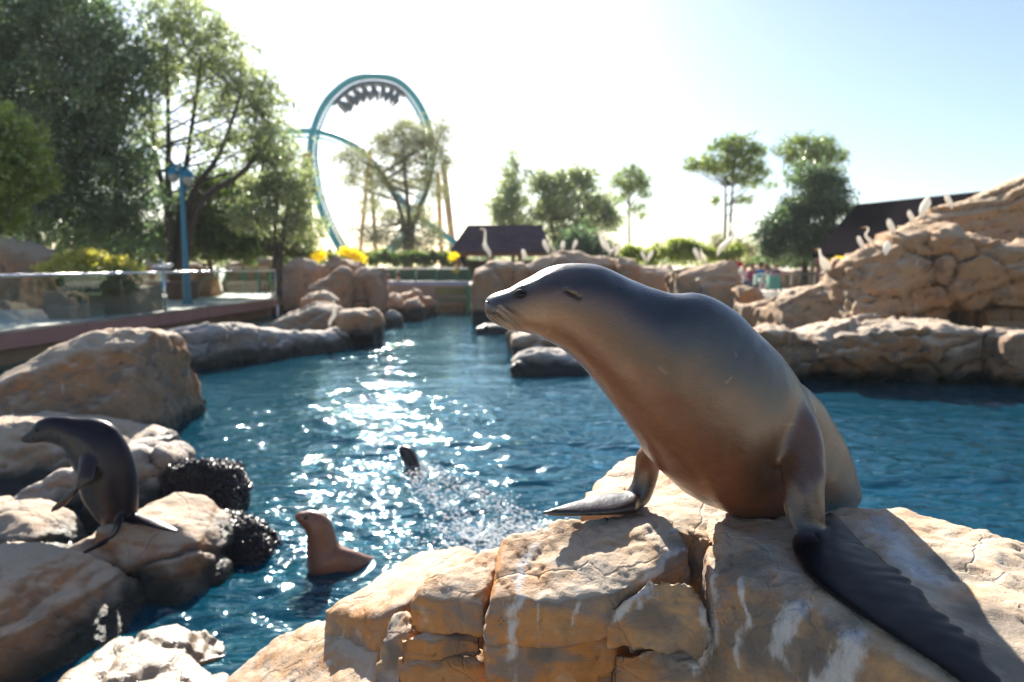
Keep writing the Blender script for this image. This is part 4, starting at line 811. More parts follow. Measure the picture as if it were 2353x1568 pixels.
def crown_mesh(name, lobes, Y, depth, dens, n_per, size, mat, seed, clump=.3, **kw):
    r = np.random.default_rng(seed); C_ = []; RR = []
    for (cx, cy, rx, ry, *yy) in lobes:
        Yl = Y+(yy[0] if yy else 0); c = P(cx, cy, Yl); ax, az = S(rx, Yl), S(ry, Yl); ay = min(depth, max(ax, az)*1.1)
        n = max(3, int(dens*rx*ry/1000))
        q = r.normal(0, 1, (n, 3)); q /= np.linalg.norm(q, axis=1)[:, None]; q *= (r.uniform(0, 1, n)**(.42))[:, None]
        q *= (1+.35*fbm(q*1.7+cx, 3, int(cx) % 97))[:, None]
        C_.append(np.array(c)+q*np.array([ax, ay, az])); RR.append(np.full(n, clump)*r.uniform(.6, 1.5, n))
    C_ = np.vstack(C_); RR = np.concatenate(RR); v, f, r = leaves(C_, RR, n_per, size, seed+1, **kw)
    me = np_mesh(name, v, f, mat); g = np.repeat(np.repeat(r.uniform(0, 1, len(C_))**2*.6, n_per)*1.0+r.uniform(0, .4, len(f))*.6, 4); setcol(me, np.stack([g]*3, 1)*.8)
    return me, C_
def tree(name, label, group, base, Y, z0, lobes, depth, dens, n_per, size, lm, bm_, seed, trunk_r=.2, stems=None, limbs=24, clump=.3, split=.35, **kw):
    b = P(base, 609, Y); t = thing(name, label, 'tree', (b.x, Y, z0), group)
    me, C_ = crown_mesh('crown', lobes, Y, depth, dens, n_per, size, lm, seed, clump, **kw)
    r = random.Random(seed); mb = MB(); tops = []
    for st in (stems or [[(base, 609)]]):
        pts = [Vector((P(st[0][0], 609, Y).x, Y+r.uniform(-.2, .2), z0))]+[P(x, y, Y)+Vector((0, r.uniform(-.3, .3), 0)) for x, y in st[1:]] if len(st) > 1 else [Vector((b.x, Y, z0)), P(lobes[0][0], lobes[0][1], Y)]
        a = np.array([list(p) for p in pts]); q = catmull(a, np.linspace(0, len(a)-1, 5*(len(a)-1)+1)); n = len(q)
        rad = [trunk_r*(1-.78*(i/(n-1))**.8) for i in range(n)]; rad[0] *= 1.3; mb.tube([Vector(x) for x in q], rad, 8); tops.append((q, rad))
    L = min(limbs, len(C_)); ids = np.random.default_rng(seed).choice(len(C_), L, replace=False)
    for i in ids:
        tgt = Vector(C_[i]); q, rad = tops[r.randrange(len(tops))]; 
        best = min(range(int(len(q)*split), len(q)), key=lambda k: (Vector(q[k])-tgt).length+max(0, q[k][2]-tgt.z+1.1)*1.6)
        p0 = Vector(q[best]); mid = (p0+tgt)/2+Vector((r.uniform(-.15, .15), r.uniform(-.15, .15), -.06*(tgt-p0).length)); L_ = (tgt-p0).length
        r0 = min(rad[best]*.55, .018+.010*L_); mb.tube([p0*(1-u)**2+mid*2*u*(1-u)+tgt*u*u for u in np.linspace(0, 1, 6)], [r0*(1-.85*u) for u in np.linspace(0, 1, 6)], 5)
    mb.obj('trunk', bm_, t, True); link('crown', me, t); return t
def shrub(name, label, cat, lobes, Y, depth, dens, n_per, size, lm, seed, group=None, clump=.15, extra=None, **kw):
    me, C_ = crown_mesh(name, lobes, Y, depth, dens, n_per, size, lm, seed, clump, **kw); o = link(name, me); tag(o, label, cat, group); return o
GL = 'trees behind the left walkway'; GB = 'trees behind the rock wall'
tree('evergreen_tree', 'huge dark evergreen filling the top left corner', GL, 120, 23, .6, [(-60, 130, 150, 190), (60, 60, 130, 120), (190, 60, 120, 100), (60, 240, 130, 130), (180, 220, 110, 120), (270, 170, 70, 130), (130, 380, 140, 120), (250, 370, 85, 110), (20, 480, 130, 90), (170, 500, 120, 80), (280, 500, 80, 80)], 2.2, 13.5, 44, .165, M['lf_dark'], M['bark_d'], 101, .35, limbs=70, clump=.44, split=.1, asp=.45)
tree('broadleaf_tree', 'pale yellow green tree reaching in at the left edge', GL, -60, 16.5, .6, [(-10, 300, 80, 60), (40, 350, 60, 60), (-20, 400, 90, 70), (60, 410, 50, 40), (-10, 480, 60, 50)], 1.2, 34, 30, .12, M['lf_bright'], M['bark'], 102, .12, limbs=30, clump=.26, split=.2)
tree('multi_stem_tree', 'airy many stemmed tree with bare limbs behind the lamp post', GL, 395, 26, .6, [(380, 40, 65, 60), (440, 70, 60, 70), (500, 120, 70, 75), (420, 160, 60, 60), (560, 190, 70, 70), (610, 240, 55, 60), (620, 320, 65, 60), (350, 150, 55, 90), (500, 240, 65, 45), (340, 290, 45, 70), (560, 330, 60, 45), (330, 400, 40, 60), (480, 330, 40, 30)], 1.8, 17, 22, .16, M['lf_olive'], M['bark_d'], 103, .20,
     stems=[[(395, 600), (385, 480), (350, 340), (340, 180)], [(398, 600), (395, 450), (385, 300), (390, 120)], [(402, 600), (410, 470), (430, 320), (470, 140)], [(408, 600), (440, 470), (500, 350), (560, 220)], [(412, 600), (460, 480), (560, 400), (630, 300)]], limbs=70, clump=.38)
tree('olive_tree', 'rounded olive green tree at the right end of the left tree group', GL, 625, 27, .6, [(640, 400, 60, 55), (600, 440, 60, 55), (680, 440, 50, 60), (650, 500, 60, 55), (570, 500, 50, 45), (700, 530, 40, 50), (620, 360, 45, 35)], 1.8, 22, 24, .17, M['lf_olive'], M['bark_d'], 104, .14, stems=[[(625, 600), (628, 520), (640, 420)], [(640, 600), (655, 520), (675, 450)]], limbs=40, clump=.36)
tree('evergreen_tree', 'deep green tree between the many stemmed tree and the olive one', GL, 500, 29, .6, [(450, 500, 70, 60), (520, 520, 60, 60), (480, 430, 45, 45), (560, 440, 45, 40), (400, 540, 60, 45)], 1.6, 36, 30, .17, M['lf_shrub'], M['bark_d'], 105, .15, limbs=30, clump=.36)
shrub('hedge', 'dark hedge along the foot of the left trees', 'hedge', [(200+i*45, 560+(i % 3)*8, 38, 34) for i in range(12)], 28, 1.2, 60, 36, .16, M['lf_shrub'], 106)
shrub('yellow_shrub', 'golden leaved shrub spilling over the cream planter wall', 'shrub', [(120, 622, 30, 16), (160, 608, 35, 20), (205, 600, 40, 24), (250, 612, 35, 22), (290, 625, 26, 18), (215, 625, 80, 20)], 17.7, .8, 150, 22, .085, M['lf_gold'], 107, clump=.12, droop=0)
shrub('green_shrub', 'green leaves trailing down the planter below the golden ones', 'shrub', [(130, 645, 40, 14, .1), (190, 650, 40, 18, -.2), (250, 650, 45, 20, -.3), (295, 645, 22, 22, -.3), (215, 672, 30, 14, -.4)], 17.3, .5, 130, 22, .08, M['lf_shrub'], 108, clump=.12)
tree('feathery_tree', 'brown tinged feathery tree standing in front of the coaster loop', GB, 932, 55, .6, [(925, 300, 45, 35), (880, 330, 32, 35), (965, 330, 42, 45), (1005, 310, 28, 40), (1020, 370, 22, 35), (925, 360, 45, 30), (800, 360, 30, 22), (840, 380, 38, 25), (810, 415, 38, 20), (870, 420, 32, 28), (920, 420, 36, 22), (975, 410, 34, 26), (1010, 440, 24, 26), (850, 470, 34, 20), (900, 500, 40, 22), (960, 500, 44, 26), (1000, 540, 30, 26), (880, 550, 46, 26), (950, 560, 50, 26), (830, 530, 24, 16)], 2.6, 38, 28, .25, M['lf_brown'], M['bark'], 109, .30,
     stems=[[(932, 600), (930, 540), (915, 470), (880, 400), (830, 370)], [(935, 600), (940, 520), (930, 400), (925, 320)], [(938, 600), (950, 520), (985, 420), (1005, 340)]], limbs=110, clump=.72, droop=.6, asp=.3)
tree('conifer', 'pointed grey green conifer behind the kiosk roof', GB, 1180, 46, .6, [(1177, 362, 9, 22), (1176, 395, 22, 20), (1172, 430, 38, 24), (1180, 465, 48, 26), (1160, 495, 52, 26), (1185, 520, 50, 26), (1140, 470, 24, 14)], 1.8, 50, 22, .22, M['lf_olive'], M['bark_d'], 110, .16, limbs=50, clump=.42)
tree('broadleaf_tree', 'wide sunlit broadleaf tree right of the pointed conifer', GB, 1300, 44, .6, [(1245, 420, 34, 34), (1290, 425, 38, 34), (1335, 420, 36, 40), (1370, 470, 38, 42), (1405, 500, 26, 30), (1300, 480, 60, 36), (1250, 490, 36, 36), (1340, 530, 50, 30), (1360, 570, 50, 26), (1290, 545, 40, 30)], 2.4, 40, 26, .24, M['lf_olive'], M['bark_d'], 111, .25, limbs=60, clump=.5)
tree('evergreen_tree', 'dark low tree at the right end of the kiosk roof', GB, 1340, 36, .6, [(1330, 560, 50, 32), (1370, 580, 50, 24), (1300, 585, 30, 20)], 1.5, 60, 28, .17, M['lf_dark'], M['bark_d'], 112, .12, limbs=16, clump=.35)
tree('pine_tree', 'single slim pine with a small round crown', GB, 1447, 50, .6, [(1448, 395, 26, 16), (1425, 415, 26, 18), (1470, 415, 28, 20), (1448, 430, 38, 18), (1485, 445, 18, 10), (1425, 455, 22, 9), (1470, 480, 22, 9), (1478, 498, 12, 6)], 2.0, 62, 22, .19, M['lf_pine'], M['bark'], 113, .13, stems=[[(1447, 600), (1447, 500), (1449, 400)]], limbs=34, clump=.34)
tree('pine_tree', 'tall twin trunked pine with a broad flat crown', GB, 1672, 40, .6, [(1700, 322, 36, 16), (1665, 335, 32, 16), (1735, 345, 28, 20), (1690, 355, 44, 20), (1625, 372, 46, 15), (1595, 382, 26, 10), (1655, 385, 40, 18), (1715, 385, 40, 22), (1750, 392, 20, 16), (1690, 412, 36, 15), (1735, 420, 20, 12), (1645, 462, 18, 9), (1705, 462, 26, 7), (1770, 425, 12, 7)], 2.2, 66, 24, .15, M['lf_pine'], M['bark'], 114, .14, stems=[[(1662, 600), (1664, 500), (1668, 400)], [(1676, 600), (1680, 500), (1688, 340)]], limbs=60, clump=.30)
tree('pine_tree', 'pale crowned pine rising out of the dense dark tree', GB, 1870, 36, .6, [(1850, 322, 42, 14), (1810, 345, 30, 14), (1890, 335, 36, 20), (1925, 358, 20, 18), (1870, 360, 50, 20), (1915, 390, 26, 16), (1820, 365, 20, 10)], 1.8, 66, 24, .14, M['lf_pine'], M['bark'], 115, .13, stems=[[(1870, 600), (1872, 450), (1874, 345)]], limbs=40, clump=.30)
tree('evergreen_tree', 'dense dark evergreen left of the pavilion roof', GB, 1850, 33, .6, [(1860, 410, 48, 34), (1905, 420, 40, 32), (1875, 460, 66, 34), (1830, 490, 50, 34), (1920, 480, 36, 34), (1790, 530, 46, 34), (1850, 540, 70, 36), (1905, 540, 50, 36), (1770, 570, 36, 26), (1830, 580, 60, 22)], 1.8, 62, 28, .16, M['lf_dark'], M['bark_d'], 116, .2, limbs=40, clump=.34)
shrub('hedge', 'yellow green hedge behind the middle of the rock wall', 'hedge', [(1440+i*28, 578+(i % 3)*6, 22, 16) for i in range(10)]+[(1560, 560, 28, 14), (1590, 566, 24, 14)], 30, .9, 120, 28, .11, M['lf_bright'], 117)
shrub('shrub', 'grey brown twiggy shrub right of the bent necked egret', 'shrub', [(1655, 560, 26, 24), (1705, 565, 18, 24), (1722, 580, 18, 20), (1640, 575, 20, 16)], 33, .9, 120, 24, .13, M['lf_brown'], 118, asp=.2)
shrub('hedge', 'low dark hedge behind the seated people', 'hedge', [(1730+i*34, 604, 22, 12) for i in range(8)], 42, .9, 150, 26, .15, M['lf_shrub'], 119)
shrub('hedge', 'dark hedge beneath the feathery tree behind the far terrace', 'hedge', [(760+i*30, 592+(i % 2)*4, 22, 16) for i in range(11)], 36, .9, 120, 26, .14, M['lf_shrub'], 120)
M['lf_yel'] = leaf_mat('yellow_flower', (.62, .46, .01), (.80, .62, .02), .5)
shrub('flowering_shrub', 'bright yellow flowers above the flat topped rock', 'shrub', [(800, 580, 18, 10), (828, 592, 16, 8), (815, 588, 14, 8)], 26.8, .5, 200, 18, .09, M['lf_yel'], 121, 'yellow flowering shrubs')
shrub('flowering_shrub', 'small clump of yellow flowers left of the flat topped rock', 'shrub', [(735, 588, 14, 8), (722, 592, 6, 5)], 26.5, .4, 260, 18, .08, M['lf_yel'], 122, 'yellow flowering shrubs')
shrub('flowering_shrub', 'yellow flowers hanging beside the kiosk corner post', 'shrub', [(1043, 590, 8, 7), (1046, 623, 8, 4)], 33, .4, 400, 16, .08, M['lf_yel'], 123, 'yellow flowering shrubs')
shrub('flowering_shrub', 'yellow flowers below the pavilion eave', 'shrub', [(1930, 602, 10, 6)], 22, .3, 500, 16, .07, M['lf_yel'], 124, 'yellow flowering shrubs')
shrub('woods', 'line of distant woods along the horizon', 'woods', [(60+i*62, 590+(i % 4)*3, 50, 12+(i*7) % 9) for i in range(38)], 130, 4, 26, 30, .7, M['lf_olive'], 125, clump=1.6)['kind'] = 'stuff'

# ================================================================== ROLLER COASTER
M['track'] = simple('turquoise_track', (.008, .30, .34), .4, 0, .08, .5); M['tan'] = simple('tan_support', (.55, .30, .14), .6, 0, .1, .5); M['car'] = simple('coaster_car', (.03, .06, .08), .5, 0, .3, 2)
lpth = [(790, 585), (768, 550), (740, 490), (722, 430), (712, 360), (718, 305), (738, 252), (765, 215), (808, 184), (860, 175), (912, 186), (950, 220), (978, 268), (991, 315), (993, 370), (982, 430), (962, 485), (932, 535), (905, 575), (880, 600)]
cst = thing('roller_coaster', 'turquoise steel roller coaster loop on tan supports rising above the trees', 'roller coaster', P(870, 600, 90))
def track(pxs, Ys, name, tie):
    a = np.array([list(P(x, y, Yv)) for (x, y), Yv in zip(pxs, Ys)]); q = catmull(a, np.linspace(0, len(a)-1, 6*(len(a)-1)+1))
    MB().tube([Vector(x) for x in q], .40, 10).obj('spine', M['track'], cst, True)
    T = np.gradient(q, axis=0); T /= np.linalg.norm(T, axis=1)[:, None]; return q, T
lY = list(np.linspace(84, 96, len(lpth))); q, T = track(lpth, lY, 'loop', 1)
cen = np.array(P(855, 360, 90)); inn = cen-q; inn -= (inn*T).sum(1)[:, None]*T; inn /= np.linalg.norm(inn, axis=1)[:, None]; lat = np.cross(T, inn)
for sg_ in (-1, 1): MB().tube([Vector(a+b*.75+c*.62*sg_) for a, b, c in zip(q, inn, lat)], .11, 6).obj('rail', M['track'], cst, True)
mb = MB()
for i in range(0, len(q), 1):
    for sg_ in (-1, 1): mb.tube([Vector(q[i]+inn[i]*.1), Vector(q[i]+inn[i]*.75+lat[i]*.62*sg_)], .06, 5, False)
mb.obj('ties', M['track'], cst)
q2, T2 = track([(600, 306), (680, 302), (735, 304), (790, 322), (835, 352), (872, 392), (905, 440), (950, 488), (1000, 525), (1060, 570)], np.linspace(98, 84, 10), 'run', 1)
for dz in (-.8,):
    for sg_ in (-.6, .6): MB().tube([Vector(a)+Vector((0, sg_, dz)) for a in q2], .085, 6).obj('rail', M['track'], cst, True)
for a, b, r_ in (((1018, 375, 92), (1048, 600, 90), .42), ((1006, 395, 93), (1016, 600, 95), .32), ((850, 345, 90), (866, 600, 89), .25), ((848, 360, 90), (822, 600, 92), .25), ((700, 350, 86), (690, 600, 88), .28), ((712, 350, 86), (704, 362, 86), .3)):
    pb = P(*b); MB().tube([P(*a), Vector((pb.x, pb.y, .5))], r_, 10).obj('support', M['tan'], cst, True)
trn = thing('coaster_train', 'train of coaster cars hanging inside the top of the loop', 'coaster train', P(850, 200, 90))
tt = np.linspace(6.95, 10.45, 8)
ar = np.array([list(P(x, y, Yv)) for (x, y), Yv in zip(lpth, lY)])
for k, t_ in enumerate(tt):
    c = catmull(ar, np.array([t_]))[0]; c2 = catmull(ar, np.array([t_+.01]))[0]; Tn = Vector(c2-c).normalized(); c = Vector(c); iv = (Vector(cen)-c); iv = (iv-Tn*iv.dot(Tn)).normalized(); lt = Tn.cross(iv); rot = Matrix((Tn, lt, iv)).transposed()
    cb = MB(); cb.box(c+iv*.95, (1.5, 1.7, .4), rot=rot); cb.box(c+iv*1.25-Tn*.1, (.25, 1.9, .5), rot=rot)
    car = link('car', cb.mesh('car', M['car'], False), trn)
    for s_ in (-.75, -.25, .25, .75):
        st = MB(); b = c+iv*2.0+lt*s_; st.box(b-Tn*.22, (.34, .46, 1.4), rot=rot); st.box(b+Tn*.15+iv*.15, (.9, .46, .45), rot=rot); st.box(b+Tn*.32+iv*.5, (.32, .38, .9), rot=rot); st.box(b+Tn*.1-iv*.25, (.45, .46, .5), rot=rot)
        o = link('seat', st.mesh('seat', M['car'], False), car)
# ================================================================== MORE SEA LIONS
def lion(label, st, Y, limbs, mat, cols, loc, eye=None, voxel=.009, name='sea_lion', fat=1.1):
    t = thing(name, label, 'sea lion', loc)
    sts = [(c_, u_*fat, s_*fat) for c_, u_, s_ in [stn(a, b, Y+dy, bb) for a, b, dy, bb in st]]
    me = merge([loft(sts, 36, 5)]+limbs, voxel, mat, 'body', 5); co = getco(me)
    CT = np.array([list(s_[0]) for s_ in sts]); UP = np.array([list(s_[1]) for s_ in sts]); bp, si = belly_param(co, CT, UP); nz = fbm(co*5, 3, 9)
    c = lerp(np.tile(np.array(cols[0]), (len(co), 1)), np.tile(np.array(cols[1]), (len(co), 1)), 1-sstep(bp+.15*nz, -.3, .4)); setcol(me, c); link('body', me, t)
    if eye:
        bv = BVHTree.FromPolygons([tuple(x) for x in co], [tuple(p.vertices) for p in me.polygons]); h = bv.ray_cast(Vector((0, 0, EYE)), ray(*eye[:2]).normalized())[0]
        if h: ball('eye', h, eye[2], M['eye'], t, seg=12)
    return t
# dark one climbing the left rocks
Y = 3.95
l2 = [loft([(P(205, 1040, 3.90), Vector((.05, 0, .02)), Vector((0, .05, 0))), (P(200, 1085, 3.80), Vector((.05, 0, 0)), Vector((0, .045, 0))), (P(192, 1120, 3.77), Vector((.045, 0, .02)), Vector((0, .03, 0))), (P(160, 1142, 3.77), Vector((.03, 0, .055)), Vector((0, .02, 0))), (P(118, 1172, 3.75), Vector((.01, 0, .022)), Vector((0, .012, 0)))], 20, 5),
    loft([(P(275, 1190, 3.90), Vector((.03, 0, .04)), Vector((0, .04, 0))), (P(262, 1232, 3.75), Vector((.025, 0, .03)), Vector((0, .03, 0))), (P(222, 1254, 3.67), Vector((.02, 0, .028)), Vector((0, .03, 0))), (P(178, 1276, 3.60), Vector((.01, 0, .012)), Vector((0, .03, 0))), (P(160, 1282, 3.58), Vector((.004, 0, .005)), Vector((0, .01, 0)))], 20, 5),
    loft([(P(290, 1190, 3.95), Vector((.01, 0, .04)), Vector((0, .04, 0))), (P(325, 1196, 3.90), Vector((.0, 0, .026)), Vector((0, .04, 0))), (P(365, 1206, 3.85), Vector((.0, 0, .015)), Vector((0, .05, 0))), (P(410, 1222, 3.80), Vector((.0, 0, .006)), Vector((0, .02, 0)))], 20, 5)]
lion('dark wet sea lion standing on the left rocks and looking out left', [((45, 1009), (46, 1014), 0, .008), ((55, 1000), (57, 1018), 0, .022), ((68, 990), (80, 1019), 0, .035), ((85, 971), (100, 1016), 0, .048), ((112, 961), (125, 1021), 0, .058), ((145, 961), (146, 1032), 0, .066), ((180, 966), (158, 1052), 0, .08), ((218, 969), (170, 1070), 0, .10), ((255, 984), (183, 1092), 0, .115), ((283, 1022), (190, 1122), .0, .12), ((302, 1070), (200, 1146), 0, .12), ((309, 1120), (214, 1168), 0, .11), ((310, 1160), (232, 1195), 0, .095), ((308, 1190), (250, 1212), .0, .075), ((300, 1208), (272, 1220), 0, .04)], Y, l2, M['lion_wet'], ((.012, .009, .016), (.05, .03, .025)), P(270, 1220, 3.95), (84, 990, .011))
# brown one upright at the water's edge
Y = 4.13
l3 = []
lion('reddish brown sea lion rising upright from the sparkling water', [((676, 1184), (677, 1190), 0, .008), ((686, 1179), (684, 1200), 0, .028), ((700, 1177), (696, 1210), 0, .042), ((718, 1176), (704, 1220), 0, .055), ((740, 1184), (708, 1234), 0, .065), ((757, 1202), (709, 1252), 0, .07), ((765, 1225), (709, 1274), 0, .075), ((773, 1252), (711, 1300), 0, .085), ((790, 1264), (716, 1334), 0, .105), ((812, 1272), (738, 1356), .02, .115), ((835, 1280), (790, 1345), .05, .10), ((855, 1284), (832, 1325), .09, .07), ((868, 1288), (862, 1305), .12, .04)], Y, l3, M['lion_brown'], ((.20, .085, .045), (.17, .06, .03)), P(740, 1335, Y), (703, 1190, .011))
# swimming one
Y = 6.35
lion('dark sea lion swimming with only its head above the sunlit water', [((915, 1036), (916, 1040), 0, .01), ((920, 1028), (920, 1048), 0, .035), ((930, 1025), (926, 1060), 0, .055), ((944, 1031), (932, 1072), -.05, .065), ((957, 1050), (944, 1092), -.10, .07), ((966, 1076), (956, 1106), -.14, .05), ((972, 1096), (966, 1112), -.18, .03)], Y, [], M['lion_wet'], ((.05, .035, .03), (.08, .05, .035)), G(940, 1065, 0), (922, 1040, .014))
# foam of the wake
def foam():
    r = np.random.default_rng(5); h0 = np.array([-.97, 6.35]); h1 = np.array([.15, 4.3]); d = (h1-h0)/np.linalg.norm(h1-h0); n = np.array([-d[1], d[0]]); V = []; F = []; k = 0
    ic = np.array([(0, 0, 1.), (.9, 0, .4), (.28, .85, .4), (-.73, .53, .4), (-.73, -.53, .4), (.28, -.85, .4), (0, 0, -.3)]); tr = np.array([(0, 1, 2), (0, 2, 3), (0, 3, 4), (0, 4, 5), (0, 5, 1), (6, 2, 1), (6, 3, 2), (6, 4, 3), (6, 5, 4), (6, 1, 5)])
    for _ in range(2600):
        s = r.uniform(.0, 1)**.8*2.7; side = r.choice([-1, 1]); l = side*(.06+.10*s)+r.normal(0, .05+.03*s); c = h0+d*s+n*l
        if r.random() < .35: c = np.array([-.02, 4.55])+r.normal(0, 1, 2)*np.array([.30, .16])
        sz = r.uniform(.004, .014); V.append(ic*sz*np.array([1.3, 1.3, .6])+np.array([c[0], c[1], .012+r.uniform(0, .035)])); F.append(tr+7*k); k += 1
    tf = NT('foam'); tf.set(Base_Color=(.9, .92, .93, 1), Roughness=.25); tt_ = tf.n('BsdfTranslucent'); tt_.inputs[0].default_value = (.95, .97, 1, 1); mm = tf.n('MixShader'); mm.inputs[0].default_value = .55; tf.link(tf.b.outputs[0], mm.inputs[1]); tf.link(tt_.outputs[0], mm.inputs[2]); tf.link(mm.outputs[0], tf.out.inputs[0]); t = tf.m
    tag(link('foam', np_mesh('foam', np.vstack(V), np.vstack(F), t, True)), 'white foam and droplets in the wake of the swimming sea lion', 'foam')['kind'] = 'stuff'
foam()

# ================================================================== EGRETS
t = NT('egret_plumage'); t.set(Base_Color=(.90, .88, .83, 1), Roughness=.7); t.b.inputs['Subsurface Weight'].default_value = .0; t.bump(t.noise(t.map(t.pos(), (20, 20, 6)), 4.0, 4), .4, .01); tl = t.n('BsdfTranslucent'); tl.inputs[0].default_value = (.92, .88, .80, 1); ms = t.n('MixShader'); ms.inputs[0].default_value = .5; t.link(t.b.outputs[0], ms.inputs[1]); t.link(tl.outputs[0], ms.inputs[2]); t.link(ms.outputs[0], t.out.inputs[0]); M['egret'] = t.m
M['beak'] = simple('orange_beak', (.75, .30, .03), .4); M['bleg'] = simple('black_leg', (.02, .02, .02), .5)
POSE = {
 'hunched': ([(-.17, .13, .02), (-.14, .25, .085), (-.06, .45, .165), (.02, .66, .185), (.06, .82, .13), (.08, .92, .085), (.11, .97, .05)], ((.13, .95), (.25, .88)), .28),
 'tall': ([(-.13, .10, .012), (-.10, .20, .05), (-.04, .33, .105), (.02, .46, .085), (.035, .56, .045), (.03, .68, .030), (.025, .80, .026), (.03, .90, .026), (.055, .955, .036), (.09, .96, .022)], ((.09, .955), (.20, .94)), .22),
 'curved': ([(-.26, .12, .012), (-.20, .24, .06), (-.10, .40, .13), (.02, .53, .115), (.10, .62, .055), (.11, .70, .038), (.05, .79, .034), (.03, .88, .034), (.07, .955, .042), (.13, .965, .038), (.17, .955, .018)], ((.16, .955), (.34, .945)), .26),
 'leaning': ([(.30, .14, .012), (.24, .28, .07), (.13, .45, .13), (.02, .62, .10), (-.06, .74, .05), (-.10, .84, .034), (-.12, .93, .036), (-.16, .965, .035), (-.20, .955, .016)], ((-.19, .955), (-.32, .95)), .26)}
for k_, (bd, bk, lg_) in POSE.items():
    pass
_proto = {}
def egret(label, px, py0, py1, Y, pose, rz=0.0):
    base = P(px, py0, Y); h = P(px, py1, Y).z-base.z
    t = thing('egret', label, 'egret', base, 'white egrets on the rocks'); bd, bk, lg_ = POSE[pose]
    if pose not in _proto:
        st = [(Vector((x, 0, z)), Vector((r*.95, 0, r*.4)), Vector((0, r*1.1, 0))) for x, z, r in bd]; v, f = loft(st, 16, 4); a = new_mesh('body', v, f, M['egret'])
        b = MB().tube([(bk[0][0], 0, bk[0][1]), ((bk[0][0]+bk[1][0])/2, 0, (bk[0][1]+bk[1][1])/2), (bk[1][0], 0, bk[1][1])], [.022, .014, .003], 6).mesh('beak', M['beak'], True)
        legs = [MB().tube([(-.03+(.24 if pose == 'leaning' else 0)*.5, s_*.05, .32), (.0, s_*.05, .15), (-.02, s_*.05, .0), (.07, s_*.06, -.005)], [.016, .011, .011, .006], 5).mesh('leg', M['bleg'], True) for s_ in (-1, 1)]
        _proto[pose] = [('body', a), ('beak', b), ('leg', legs[0]), ('leg', legs[1])]
    for n_, m_ in _proto[pose]:
        o = bpy.data.objects.new(n_, m_); COL.objects.link(o); o.parent = t
    t.rotation_euler = (0, 0, rz); t.scale = (h*1.12, h*1.12, h*1.1)
E = [('tall egret with neck stretched straight up at the left end of the rock wall', 1117, 601, 530, 22.6, 'tall', 2.9), ('small resting egret crouched beside the feet of the straight necked one', 1102, 603, 590, 22.6, 'hunched', 2.9),
 ('lone hunched egret between the straight necked one and the wall\'s hump', 1204, 602, 575, 22.8, 'hunched', 2.2), ('hunched egret, first from the left on the wall\'s hump', 1254, 588, 553, 23.0, 'hunched', 2.6), ('egret with a folded neck right beside the first hunched one', 1268, 586, 553, 23.0, 'curved', 3.0),
 ('hunched egret on the crest of the hump, second round one from the left', 1293, 579, 555, 23.1, 'hunched', 1.2), ('hunched egret at the right side of the hump', 1321, 579, 553, 23.1, 'hunched', .5), ('large egret leaning back with its head raised to the left', 1383, 592, 535, 23.0, 'leaning', 0),
 ('slim egret standing right of the leaning one', 1407, 594, 560, 23.0, 'curved', .6), ('egret half hidden behind the slim one', 1421, 594, 560, 23.3, 'hunched', .3), ('egret tilted left in the pair above the big sea lion\'s back', 1478, 606, 579, 22.6, 'hunched', 2.9), ('egret tilted right in the pair above the big sea lion\'s back', 1494, 606, 577, 22.7, 'hunched', .2),
 ('egret bending down to the left on the tawny block', 1600, 607, 572, 20.3, 'hunched', 3.1), ('egret preening next to the bending one', 1613, 607, 575, 20.4, 'leaning', .4), ('large bent necked egret in profile on top of the tawny block', 1672, 600, 516, 20.2, 'curved', 0),
 ('big egret with raised beak low on the cliff left of the pavilion roof', 1888, 645, 577, 14.3, 'leaning', .2), ('round hunched egret just left of the long necked one on the cliff', 1976, 580, 545, 13.8, 'hunched', 2.6), ('long necked egret with an orange beak against the pavilion roof', 1994, 577, 525, 13.8, 'curved', 3.14),
 ('hunched egret halfway up the cliff against the dark roof', 2046, 548, 506, 13.7, 'hunched', 2.9), ('hunched egret just below the highest pair on the cliff', 2092, 520, 486, 13.6, 'hunched', 3.0), ('plump egret in front of the roof\'s green corner high on the cliff', 2124, 507, 457, 13.5, 'hunched', .4),
 ('highest egret, in shade where the cliff meets the roof', 2178, 486, 448, 15.0, 'hunched', 2.8), ('egret perched low on the cliff face below the orange beaked one', 2037, 592, 556, 12.9, 'hunched', .8),
 ('egret standing on the end of the long grey ledge by the water', 766, 757, 693, 15.5, 'tall', .1), ('egret crouched near the seated people at the wall\'s right end', 1702, 637, 614, 19.6, 'hunched', .6)]
for e_ in E: egret(*e_)

